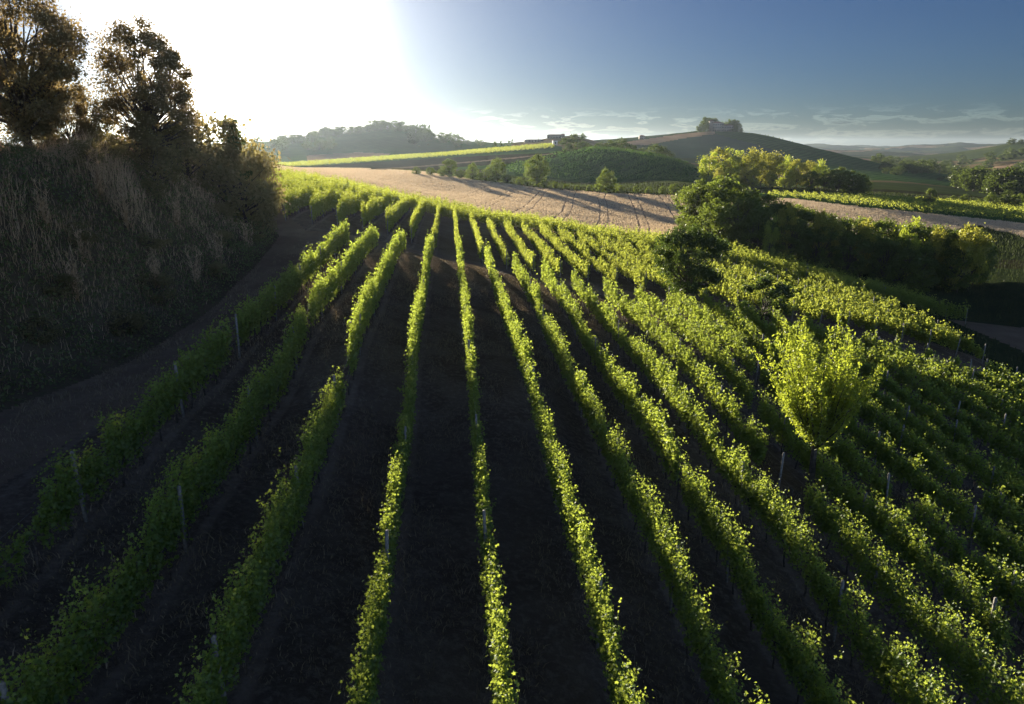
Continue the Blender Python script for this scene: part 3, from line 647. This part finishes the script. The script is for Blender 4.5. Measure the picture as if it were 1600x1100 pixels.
# the walnut, the dark shrub and the pale vase-shaped tree among the vines
t = make_tree('walnut_tree', 5.6, 6.2, 1.3, 70, 17000, .14, .66, 'darkleaf', 'round', .15, asp=.7)
tag(put(t, 1076, 58, 358, 5.6, .5, .9, sink=.1), 'dark round tree among the vines in front of the wheat field', 'tree')
t = make_tree('shrub', 2.8, 3.0, .3, 26, 3600, .13, .42, 'darkleaf', 'round', .06, asp=.7)
tag(put(t, 1192, 56, 432, 2.8, .5, 1.0), 'dark bush among the vines right of the round dark tree', 'shrub')
def vase_tree():
    root = empty('peach_tree', (0, 0, 0)); tb = Tubes()
    tb.tube([(0, 0, -.3), (.05, 0, .5), (.02, .03, 1.2), (.0, .0, 1.75)], [.15, .12, .10, .09], 8)
    P = []; V = []
    for i in range(105):
        a = random.uniform(0, 2 * math.pi); sp = random.uniform(.05, 1) ** .7; Ls = random.uniform(2.6, 4.8) * (1 - .22 * sp) * (1.0 if math.cos(a) < .3 else .88)
        p = np.array([0, 0, 1.65 + random.uniform(-.15, .35)]); d = np.array([math.cos(a) * sp * 1.05, math.sin(a) * sp * 1.05, 1.0]); d /= np.linalg.norm(d)
        pts = [p.copy()]
        for q_ in range(7):
            p = p + d * Ls / 7; pts.append(p.copy()); d = d + np.array([random.gauss(0, .10), random.gauss(0, .10), .09]); d /= np.linalg.norm(d)
        tb.tube(pts, [.045, .035, .028, .022, .016, .011, .007, .004], 4)
        pts = np.array(pts); m = 260; tt = rng.uniform(.2, 1, m) * 7; ii = np.minimum(tt.astype(int), 6); fr_ = (tt - ii)[:, None]
        c = pts[ii] * (1 - fr_) + pts[ii + 1] * fr_
        c += rng.normal(size=(m, 3)) * (.10 * (1.25 - tt / 9))[:, None]; P.append(c); V.append(np.clip(random.uniform(.3, .8) + rng.normal(0, .15, m), 0, 1))
    link('trunk', tb.mesh('trunk', M['bark']), root)
    P = np.concatenate(P); V = np.concatenate(V); Nn = rand_unit(len(P))
    link('crown', mesh_leaves('crown', P, .085 * rng.uniform(.6, 1.4, len(P)), Nn, V, M['paleleaf'], asp=.45, lobed=False), root)
    return root
t = vase_tree()
tag(put(t, 1280, 26.8, 492, 6.0, 0, 1.0, sink=.1), 'pale yellow-green tree with upright branches fanning from a short dark trunk', 'tree')

# prototypes for everything farther off
MB = [make_tree('broadleaf_tree', 8.0, 7.0, .5, 75, 8000, .26, .85, 'beltleaf', 'round' if i != 1 else 'dome', .18, quad=True) for i in range(4)]
MBf = [False] * 4
YB = [make_tree('poplar_tree', 10.0, 6.0, 1.0, 34, 4200, .34, 1.3, ['yellowleaf', 'paleleaf', 'yellowleaf'][i], 'round', .16, quad=True) for i in range(3)]; YBf = [False] * 3
FB = [make_tree('broadleaf_tree', 8.0, 7.5, .3, 26, 2000, .55, 1.6, 'farleaf', ['round', 'dome', 'round', 'round'][i], .2, quad=True, limbs=False) for i in range(4)]; FBf = [False] * 4
CY = [make_tree('cypress_tree', 9.0, 2.6, .3, 22, 900, .5, .7, 'farleaf', 'column', .15, quad=True, limbs=False, squash=1.2)]; CYf = [False]
def many(protos, flags, lst, h0, label, cat, group, sort_labels=None):
    objs = []
    for j, (u, y, vt, wf) in enumerate(lst):
        o = spawn(protos, flags, random.randrange(len(protos)), u, y, vt, h0, wf, random.uniform(0, 6.28)); objs.append((u, o))
    objs.sort(key=lambda a: a[0])
    for j, (u, o) in enumerate(objs):
        lab = label if len(objs) == 1 or len(objs) > 34 else f'{label}, {ORD[j]} from the left'
        tag(o, lab, cat, group if len(objs) > 1 else None)
    return objs
# dark belt of trees right of the wheat field
belt = [(1082, 128, 292, 1.0), (1100, 122, 283, 1.0), (1128, 126, 280, 1.1), (1118, 112, 312, 1.0), (1152, 116, 300, 1.1), (1160, 128, 292, 1.1), (1190, 122, 306, 1.1), (1185, 110, 325, 1.1), (1215, 118, 318, 1.0), (1240, 122, 322, 1.1),
        (1262, 116, 330, 1.1), (1290, 120, 332, 1.1), (1312, 115, 340, 1.0), (1338, 119, 338, 1.1), (1352, 112, 348, 1.1), (1378, 117, 345, 1.0), (1400, 112, 352, 1.1), (1424, 116, 350, 1.1), (1446, 112, 358, 1.0), (1468, 115, 356, 1.0),
        (1490, 111, 362, 1.0), (1512, 114, 360, 1.0), (1528, 110, 375, .9), (1235, 110, 340, 1.0), (1280, 108, 355, 1.1), (1330, 107, 365, 1.1), (1385, 106, 375, 1.0), (1440, 106, 380, 1.0), (1498, 106, 385, 1.0), (1410, 106, 372, 1.0)]
many(MB, MBf, belt, 8.0, 'bushy tree in the dark belt beside the wheat field', 'tree', 'dark belt of trees right of the wheat field')
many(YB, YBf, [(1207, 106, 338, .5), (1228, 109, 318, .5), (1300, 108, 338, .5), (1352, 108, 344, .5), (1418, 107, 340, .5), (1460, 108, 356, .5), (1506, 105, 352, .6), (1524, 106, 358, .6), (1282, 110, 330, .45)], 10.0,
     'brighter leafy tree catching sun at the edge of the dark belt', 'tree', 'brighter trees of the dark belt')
many(MB, MBf, [(702, 238, 249, 1.1), (738, 236, 254, 1.0), (776, 232, 247, 1.1), (838, 222, 242, .95), (948, 205, 263, 1.1), (868, 218, 283, 1.2), (902, 214, 288, 1.2), (995, 206, 290, 1.2), (1036, 204, 290, 1.2), (812, 226, 276, 1.3), (1055, 203, 286, 1.2), (650, 243, 260, 1.3), (672, 242, 261, 1.3), (690, 240, 263, 1.3), (720, 236, 265, 1.3), (757, 234, 264, 1.3), (792, 228, 272, 1.3), (825, 223, 280, 1.4), (852, 219, 282, 1.4), (885, 215, 287, 1.4), (922, 210, 288, 1.4), (970, 207, 289, 1.4), (1015, 204, 291, 1.4)], 8.0,
     'bush in the ditch behind the wheat field', 'bush', 'bushes along the far side of the wheat field')
yl = [(1108, 300, 238, 1.0), (1122, 305, 232, 1.0), (1142, 300, 233, 1.0), (1158, 306, 236, 1.1), (1172, 300, 234, 1.1), (1190, 305, 238, 1.0), (1208, 300, 240, 1.0), (1228, 304, 244, 1.1), (1246, 300, 250, 1.0), (1262, 302, 252, 1.0), (1280, 300, 250, 1.0),
      (1125, 285, 262, .9), (1150, 284, 268, .9), (1178, 284, 262, .9), (1205, 282, 270, .9), (1235, 280, 268, .9)]
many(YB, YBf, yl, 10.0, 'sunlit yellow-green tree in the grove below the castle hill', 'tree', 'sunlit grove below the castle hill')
many(MB, MBf, [(1268, 282, 268, 1.1), (1292, 280, 266, 1.2), (1312, 282, 262, 1.1), (1332, 282, 266, 1.2), (1350, 280, 272, 1.0)], 8.0, 'dark tree at the right end of the sunlit grove', 'tree', 'dark trees beside the sunlit grove')
many(FB, FBf, [(885, 412, 216, 1.2), (902, 412, 211, 1.3), (918, 412, 224, 1.3), (938, 412, 222, 1.2), (955, 412, 219, 1.3), (974, 412, 216, 1.0), (988, 412, 226, 1.4), (1004, 412, 231, 1.3), (1026, 412, 226, 1.6), (1042, 412, 236, 1.3), (1058, 412, 248, 1.2), (1072, 412, 256, 1.2), (1086, 412, 262, 1.1)], 8.0,
     'tree behind the crest of the green vineyard hill', 'tree', 'trees behind the green vineyard hill')
many(MB, MBf, [(1455, 235, 295, .8), (1448, 240, 306, .9), (1492, 262, 305, 1.2), (1510, 258, 303, 1.2), (1532, 262, 310, 1.2), (1550, 255, 300, 1.1), (1572, 250, 304, 1.1), (1592, 248, 302, 1.1), (1425, 262, 308, 1.0)], 8.0,
     'tree beside the second vineyard at the right', 'tree', 'trees beside the far right vineyard')
many(FB, FBf, [(1385, 640, 262, 1.6), (1402, 640, 260, 1.7), (1560, 420, 292, 1.3), (1582, 420, 290, 1.3), (1600, 410, 292, 1.2), (1470, 640, 276, 1.6)], 8.0, 'dark tree on the lower right flank of the castle hill', 'tree', 'dark trees on the castle hill flank')
# skyline of the left hill
lst = []
for u, g_, vt in [(462, 217, 214), (472, 217, 210), (482, 216, 209), (492, 214, 210), (503, 213, 208), (516, 210, 204), (524, 209, 202), (533, 208, 203), (545, 207, 207), (556, 206, 204), (566, 206, 197), (573, 205, 197), (586, 204, 194), (596, 204, 199), (606, 204, 199),
                  (617, 203, 198), (625, 203, 195), (637, 204, 195), (645, 204, 196), (660, 205, 195), (670, 207, 206), (405, 224, 214), (424, 225, 220), (437, 226, 221), (457, 224, 220)]:
    lst.append((u, random.uniform(735, 765), vt, 1.2))
many(FB, FBf, lst, 8.0, 'tree on the skyline of the hazy left hill', 'tree', 'trees on the left hill skyline')
many(CY, CYf, [(652, 750, 193, 1.0), (664, 755, 196, 1.0), (671, 752, 194, .9), (641, 745, 194, 1.0)], 9.0, 'slim dark conifer on the left hill skyline', 'conifer', 'slim conifers on the left hill')
lst = [(u + random.uniform(-2, 2), random.uniform(640, 780), v, random.uniform(1.2, 1.7)) for (u, v) in [(684, 216), (694, 217), (703, 207), (712, 210), (722, 214), (732, 218), (746, 217), (752, 219), (676, 224), (690, 225), (668, 226), (715, 222), (735, 224), (700, 226), (655, 235), (640, 228), (605, 236), (618, 240)]]
many(FB, FBf, lst, 8.0, 'tree in the dark wood flanking the left hill', 'tree', 'wood on the left hill flank')
many(FB, FBf, [(774, 640, 220, .7), (783, 640, 219, .6), (789, 642, 221, .5), (795, 640, 218, .6), (800, 641, 217, .6)], 8.0, 'tiny tree in the row left of the hilltop farm', 'tree', 'tiny trees left of the farm')
many(CY, CYf, [(1101, 975, 183, 1.2), (1109, 990, 185, 1.2), (1117, 988, 184, 1.1), (1139, 978, 186, 1.2), (1147, 972, 186, 1.3), (1158, 962, 195, 1.2)], 9.0, 'tall dark conifer among the trees round the castle', 'conifer', 'tall conifers round the castle')
many(CY, CYf, [(842, 655, 212, .8), (864, 655, 212, .8), (876, 658, 211, .9), (886, 660, 214, .8)], 9.0, 'small cypress beside the hilltop farm', 'cypress', 'cypresses by the farm')
many(FB, FBf, [(893, 690, 211, .8), (901, 690, 209, .8), (911, 690, 208, .8)], 8.0, 'round tree on the knoll right of the farm', 'tree', 'trees on the knoll')
lst = []
for i in range(85):
    u = random.uniform(425, 700); top = float(np.interp(u, [425, 480, 560, 620, 660, 700], [223, 216, 207, 203, 208, 222]))
    f = random.random() ** 1.6; lst.append((u, 758 - 60 * f if random.random() < .75 else 758 - 170 * f, None, None))
for (u, y, _, _) in lst:
    if 540 < u < 640 and y < 735: continue
    o = spawn(FB, FBf, random.randrange(4), u, y, None, 8.0, 1.3, random.uniform(0, 6.28)); s_ = random.uniform(.7, 1.25); o.scale = (s_ * 1.4, s_ * 1.4, s_)
    tag(o, 'tree in the hazy wood covering the left hill', 'tree', 'wood covering the left hill')
# castle hill
many(FB, FBf, [(1093, 960, 194, .9), (1098, 962, 190, .9), (1103, 970, 184, .9), (1108, 985, 185, .9), (1113, 985, 186, .9), (1119, 984, 185, .8), (1140, 972, 187, .9), (1145, 975, 188, .9), (1150, 968, 189, .9), (1148, 960, 196, .9), (1154, 965, 196, .8), (1159, 962, 200, .8), (1135, 985, 190, .7), (1129, 985, 190, .6)], 8.0,
     'tree crowding round the hilltop castle', 'tree', 'trees round the castle')
lst = [(1060 + i * 5.2 + random.uniform(-1, 1), 975, 208.5 - i * .7 + random.uniform(-1.2, .8), .8) for i in range(6)] + [(1165 + i * 7.5 + random.uniform(-2, 2), 960, 207.5 + i * 2.1 + random.uniform(-1, 1), 1.0) for i in range(11)]
many(FB, FBf, lst, 8.0, 'hedge bush on the ridge line of the castle hill', 'bush', 'bushes on the castle ridge')
# wooded valley at the right
lst = []
for i in range(150):
    u = random.uniform(1370, 1640); y = random.choice([430, 520, 620, 760, 950, 1150, 1400]) * random.uniform(.9, 1.1)
    if u < 1500 and y < 700: continue
    lst.append((u, y, None, None))
for (u, y, _, _) in lst:
    o = spawn(FB, FBf, random.randrange(4), u, y, None, 8.0, 1.3, random.uniform(0, 6.28)); s_ = random.uniform(1.0, 1.9); o.scale = (s_ * 1.3, s_ * 1.3, s_)
    tag(o, 'tree in the wooded valley at the far right', 'tree', 'trees in the far right valley')

# ------------------------------------------------------------ buildings
M['stone'] = solid_mat('castle_stone', (.24, .20, .17), (.34, .29, .25), .6); M['tile'] = solid_mat('roof_tile', (.16, .08, .055), (.23, .12, .08), 1.5); M['win'] = solid_mat('window_glass', (.02, .02, .025), (.03, .03, .035), 2, .2)
M['plaster'] = solid_mat('white_plaster', (.55, .53, .5), (.66, .64, .6), 1.0); M['shed'] = solid_mat('shed_wall', (.22, .18, .15), (.3, .25, .2), 1.0)
def building(name, u, y, rz, blocks, wallm, label, cat, sink=.6):
    a, b, _ = ray(u, 215); x = a / b * y; z = float(zat(np.array([x]), np.array([y]))[0]) - sink
    root = empty(name, (x, y, z), rz); tag(root, label, cat)
    for (cx, cy, lx, ly, h, rh, nw, ns) in blocks:
        tb = Tubes(); tb.box((cx, cy, 0), lx, ly, h); link('wall', tb.mesh('wall', M[wallm], False), root)
        e = .35; x0, x1, y0, y1 = cx - lx / 2 - e, cx + lx / 2 + e, cy - ly / 2 - e, cy + ly / 2 + e
        tb = Tubes(); i = min(lx, ly) * .45
        tb.poly([(x0, y0, h + .01), (x1, y0, h + .01), (x1, y1, h + .01), (x0, y1, h + .01), (x0 + i, cy, h + rh), (x1 - i, cy, h + rh)], [[3, 2, 1, 0], [0, 1, 5, 4], [1, 2, 5], [2, 3, 4, 5], [3, 0, 4]])
        link('roof', tb.mesh('roof', M['tile'], False), root)
        for s in range(ns):
            for w_ in range(nw):
                tb = Tubes(); tb.box((cx - lx / 2 + (w_ + .5) * lx / nw, cy - ly / 2 - .01, .9 + s * h / ns), 1.0, .12, min(1.5, h / ns * .5)); link('window', tb.mesh('window', M['win'], False), root)
    root.scale = (SCL.get(name, 1),) * 3
    return root
SCL = {'farm_building': .72, 'farmhouse': .8}
building('castle', 1121, 965, .15, [(-3, 0, 15, 12, 11, 2.2, 5, 3), (12, 1, 16, 9, 8, 1.8, 5, 2), (-9.5, 2, 5, 5, 13.5, 1.5, 1, 4)], 'stone', 'pale stone castle half hidden by trees on the highest hilltop', 'castle', 1.0)
building('farmhouse', 1003, 935, .1, [(0, 0, 9, 7, 5.5, 1.6, 3, 2)], 'shed', 'small lone farmhouse on the ridge left of the castle', 'house')
building('farm_building', 834, 650, .05, [(0, 0, 24, 7, 3.0, .9, 6, 1)], 'shed', 'long low farm shed on the hilltop, left one of the pair', 'barn')
building('farm_building', 868, 662, -.05, [(0, 0, 22, 8, 4.2, 1.2, 6, 1), (9, 1, 6, 6, 5.0, 1.2, 2, 2)], 'shed', 'long low farm building on the hilltop, right one of the pair', 'barn')
building('hut', 867, 560, .3, [(0, 0, 3.2, 3.2, 3.4, .9, 1, 1)], 'plaster', 'tiny white hut at the end of the upper vine strip', 'hut', .2)

# ------------------------------------------------------------ stuff: grass and far vines
def scatter(nw, x0, x1, y0, y1, dens=None):
    x = rng.uniform(x0, x1, nw); y = rng.uniform(y0, y1, nw)
    if dens is not None: k_ = rng.random(nw) < dens(x, y); x, y = x[k_], y[k_]
    return x, y
# dry tall grass and reeds on the embankment
def bank_d(x, y):
    xf_ = np.interp(y, FY, FX); s = sstep(.3, 3.5, xf_ - x); e = 1 - sstep(74, 90, y)
    return s * e * np.clip(.75 + 1.3 * vnoise(x / 2.2, y / 2.2, 31), .05, 1)
x, y = scatter(150000, -46, -17, 12, 88, bank_d)
xf_ = np.interp(y, FY, FX); up_ = sstep(2, 8, xf_ - x)
cl_ = vnoise(x / 1.1, y / 1.1, 44) + .5
cl2 = np.clip(vnoise(x / 3.6, y / 3.6, 47) * 1.6 + .6, 0, 1.3); H = rng.uniform(.5, 1.0, len(x)) * (.45 + 1.5 * up_ * (.3 + cl_) * cl2); W = rng.uniform(.014, .034, len(x))
P = np.stack([x, y, zat(x, y) - .05], 1)
V_, Fa, lt, vr = blade_arrays(P, H, W, rng.uniform(.1, .7, len(x)), np.clip(-.15 + .45 * cl_ + .6 * cl2 + rng.normal(0, .2, len(x)), 0, 1))
tag(link('tall_grass', np_mesh('tall_grass', V_, Fa, lt, M['drygrass'], False, vr)), 'tall dry grass covering the shaded embankment', 'grass', kind='stuff')
# leafy weeds low on the bank
def weed_d(x, y):
    xf_ = np.interp(y, FY, FX); d_ = xf_ - x
    return sstep(-.2, .8, d_) * (1 - .8 * sstep(4.5, 9.5, d_) * (vnoise(x / 3.6, y / 3.6, 47) > -.15)) * (1 - sstep(76, 88, y)) * np.clip(.8 + 1.2 * vnoise(x / 1.7, y / 1.7, 51), .05, 1)
x, y = scatter(150000, -36, -16, 12, 88, weed_d)
cl_ = vnoise(x / .9, y / .9, 46) + .5
P = np.stack([x, y, zat(x, y) + rng.random(len(x)) * (.25 + .75 * cl_)], 1)
Nn = rand_unit(len(x)); Nn[:, 2] += .5; Nn /= np.linalg.norm(Nn, axis=1, keepdims=True)
tag(link('weeds', mesh_leaves('weeds', P, rng.uniform(.07, .16, len(x)), Nn, np.clip(.2 + .6 * cl_ + rng.normal(0, .15, len(x)), 0, 1), M['greengrass'], asp=.7, lobed=False)), 'low leafy weeds at the foot of the embankment', 'weeds', kind='stuff')
# pale feathery reeds on the bank face: single clumps
def reed(nc, h):
    root = empty('reed_clump', (0, 0, 0)); tb = Tubes(); P = []; Hh = []; W_ = []
    VV_ = [];
    for i in range(nc):
        a = random.uniform(0, 6.28); r_ = random.uniform(0, .35); hh = h * random.uniform(.7, 1.1)
        bx, by = math.cos(a) * r_, math.sin(a) * r_; ex, ey = bx + random.gauss(0, .25), by + random.gauss(0, .25)
        tb.tube([(bx, by, -.1), (bx + (ex - bx) * .3, by + (ey - by) * .3, hh * .5), (ex, ey, hh)], [.014, .012, .004], 4)
        for q_ in range(16):
            t_ = random.uniform(.15, 1); P.append((bx + (ex - bx) * t_, by + (ey - by) * t_, hh * t_)); Hh.append(random.uniform(.25, .55)); W_.append(.035)
    link('stalks', tb.mesh('stalks', M['drygrass']), root)
    V_, Fa, lt, vr = blade_arrays(np.array(P), np.array(Hh) * .55, np.array(W_), rng.uniform(.9, 2.2, len(P)), rng.uniform(.5, 1, len(P)))
    link('blades', np_mesh('blades', V_, Fa, lt, M['drygrass'], False, vr), root); return root
RD = [reed(14, 2.6), reed(9, 2.2)]; RDf = [False, False]; rds = []
for j, (u, v, y) in enumerate([(115, 400, 31), (128, 350, 34), (240, 385, 38), (300, 370, 42), (60, 330, 33), (340, 350, 48), (195, 335, 40), (385, 330, 55), (150, 300, 40), (270, 310, 46), (300, 215, 57), (322, 215, 59), (338, 215, 60), (352, 215, 62), (362, 215, 63)]):
    o = spawn(RD, RDf, j, u, y, None, 2.6, 1, j * 1.1); s_ = random.uniform(.85, 1.15); o.scale = (s_,) * 3; rds.append((u, o))
rds.sort(key=lambda a: a[0])
for j, (u, o) in enumerate(rds): tag(o, f'pale dry reed clump on the embankment face, {ORD[j]} from the left', 'reeds', 'reed clumps on the embankment')
# sparse mown grass between the rows
x, y = scatter(260000, -19, 46, 8, 64, lambda x, y: np.clip(1.3 - y / 60, .3, 1) * (x > np.interp(y, FY, FX)) * (x < 48) * (vnoise(x / 1.3, y / 2.5, 61) > -.12))
P = np.stack([x, y, zat(x, y) - .02], 1); H = rng.uniform(.05, .2, len(x)) * (.7 + 1.6 * np.clip(vnoise(x / .7, y / 1.4, 62) + .2, 0, 1))
V_, Fa, lt, vr = blade_arrays(P, H, rng.uniform(.012, .03, len(x)), rng.uniform(.2, 1.3, len(x)), rng.random(len(x)))
tag(link('mown_grass', np_mesh('mown_grass', V_, Fa, lt, M['soilgrass'], False, vr)), 'sparse dry mown grass between the vine rows', 'grass', kind='stuff')
# wheat stubble standing on the field nearest the vines
def field_pts(regs, nw, y0, y1):
    sel = np.where(np.isin(reg, regs) & (fy > y0) & (fy < y1) & (fu > -50) & (fu < 1650))[0]
    ar = fr[sel] ** 2; pr = ar / ar.sum(); i = rng.choice(sel, nw, p=pr); A0 = VV[fc[i]]; a = rng.random((nw, 1)); b = rng.random((nw, 1))
    return A0[:, 0] * (1 - a) * (1 - b) + A0[:, 1] * a * (1 - b) + A0[:, 2] * a * b + A0[:, 3] * (1 - a) * b
P = field_pts([4, 11], 420000, 90, 300)
cc = P[:, 0] - .22 * P[:, 1] + 3.5 * np.sin(P[:, 1] / 30 + .4) + .5 * vnoise(P[:, 0] / 9, P[:, 1] / 9, 71)
m1 = np.mod(cc, 8.5); m2 = np.mod(P[:, 0] * .5 + P[:, 1] + 4 * np.sin(P[:, 0] / 30), 24)
P = P[~((m1 < .38) | ((m1 > 1.9) & (m1 < 2.25)) | (m2 < .7)) | (rng.random(len(P)) < .1)]
dd = P[:, 1]
V_, Fa, lt, vr = blade_arrays(P, rng.uniform(.15, .34, len(P)), .05 + dd * .0005, rng.uniform(0, .5, len(P)), rng.random(len(P)))
M['stubble'] = leaf_mat('stubble_straw', (.50, .41, .29), (.74, .62, .45), (.70, .55, .36), .4, .02)
tag(link('wheat_stubble', np_mesh('wheat_stubble', V_, Fa, lt, M['stubble'], False, vr)), 'short golden stubble standing in the wheat fields', 'stubble', kind='stuff')
# rough grass on the dark meadow
P = field_pts([5, 9], 60000, 60, 300)
V_, Fa, lt, vr = blade_arrays(P, rng.uniform(.3, .8, len(P)), .04 + P[:, 1] * .0003, rng.uniform(0, .8, len(P)), rng.random(len(P)))
tag(link('meadow_grass', np_mesh('meadow_grass', V_, Fa, lt, M['meadowleaf'], False, vr)), 'rough dark grass in the meadow and ditch beyond the vines', 'grass', kind='stuff')
# far vineyards: rows of leaf tufts
def far_vines(name, poly, y0, y1, dirdeg, sp, label, dens=9, size=.5, mat='vine_far', uv=True):
    sel = (fy > y0) & (fy < y1) & inpoly(fu, fv, poly); pts = fcx[sel]
    if len(pts) == 0: return
    x0, x1 = pts[:, 0].min(), pts[:, 0].max(); ya, yb = pts[:, 1].min(), pts[:, 1].max()
    c, s = math.cos(R(dirdeg)), math.sin(R(dirdeg)); nn = int((x1 - x0) * (yb - ya) / sp * dens)
    nn = min(nn, 260000); x = rng.uniform(x0, x1, nn); y = rng.uniform(ya, yb, nn)
    ac = -x * s + y * c; al = x * c + y * s; ac = np.round(ac / sp) * sp + rng.normal(0, .22, nn); x = al * c - ac * s; y = al * s + ac * c
    z = zat(x, y); u, v = project(x, y, z); k_ = inpoly(u, v, poly) & (y > y0) & (y < y1); x, y, z = x[k_], y[k_], z[k_]
    z = z + rng.uniform(.3, 1.0, len(x)) * (1.55 + .5 * vnoise(al[k_] / 1.2, ac[k_], 5))
    Nn = rand_unit(len(x)); 
    tag(link(name, mesh_leaves(name, np.stack([x, y, z], 1), size * rng.uniform(.6, 1.3, len(x)), Nn, rng.random(len(x)), M[mat], quad=True)), label, 'vines', kind='stuff')
far_vines('hillside_vines', [(790, 268), (800, 257), (860, 243), (930, 231), (1000, 237), (1060, 251), (1125, 276), (1100, 292), (1000, 292), (850, 285)], 300, 440, 12, 4.4, 'dark green vineyard covering the rounded hill behind the wheat field', 4.5, .6, 'hillvine')
far_vines('hillside_vines', [(430, 258), (560, 249), (700, 239), (862, 226), (868, 232), (700, 245), (560, 255), (430, 264)], 380, 640, 75, 2.8, 'bright strip of vines climbing to the hilltop farm', 5, .7)
far_vines('hillside_vines', [(1200, 303), (1400, 311), (1660, 326), (1660, 352), (1440, 333), (1330, 322), (1240, 311), (1200, 308)], 195, 300, 80, 2.8, 'strip of vines behind the second wheat field at the right', 9, .45)

# prototypes that were never placed
for o in list(bpy.data.objects):
    if o.type == 'EMPTY' and not o.get('label'):
        for ch in list(o.children): bpy.data.objects.remove(ch)
        bpy.data.objects.remove(o)

# ------------------------------------------------------------ haze
bm = Tubes(); bm.box((0, 4690, -200), 16400, 9700, 275)
hm, t, o = mat_new('haze'); pv = N(t, 'ShaderNodeVolumePrincipled'); pv.inputs['Density'].default_value = .000045; pv.inputs['Color'].default_value = (.66, .82, 1.0, 1); pv.inputs['Anisotropy'].default_value = .66
t.links.new(pv.outputs[0], o.inputs['Volume'])
me = bm.mesh('haze', hm, False); tag(link('haze', me), 'thin pale haze filling the air over the hills', 'haze', kind='stuff')
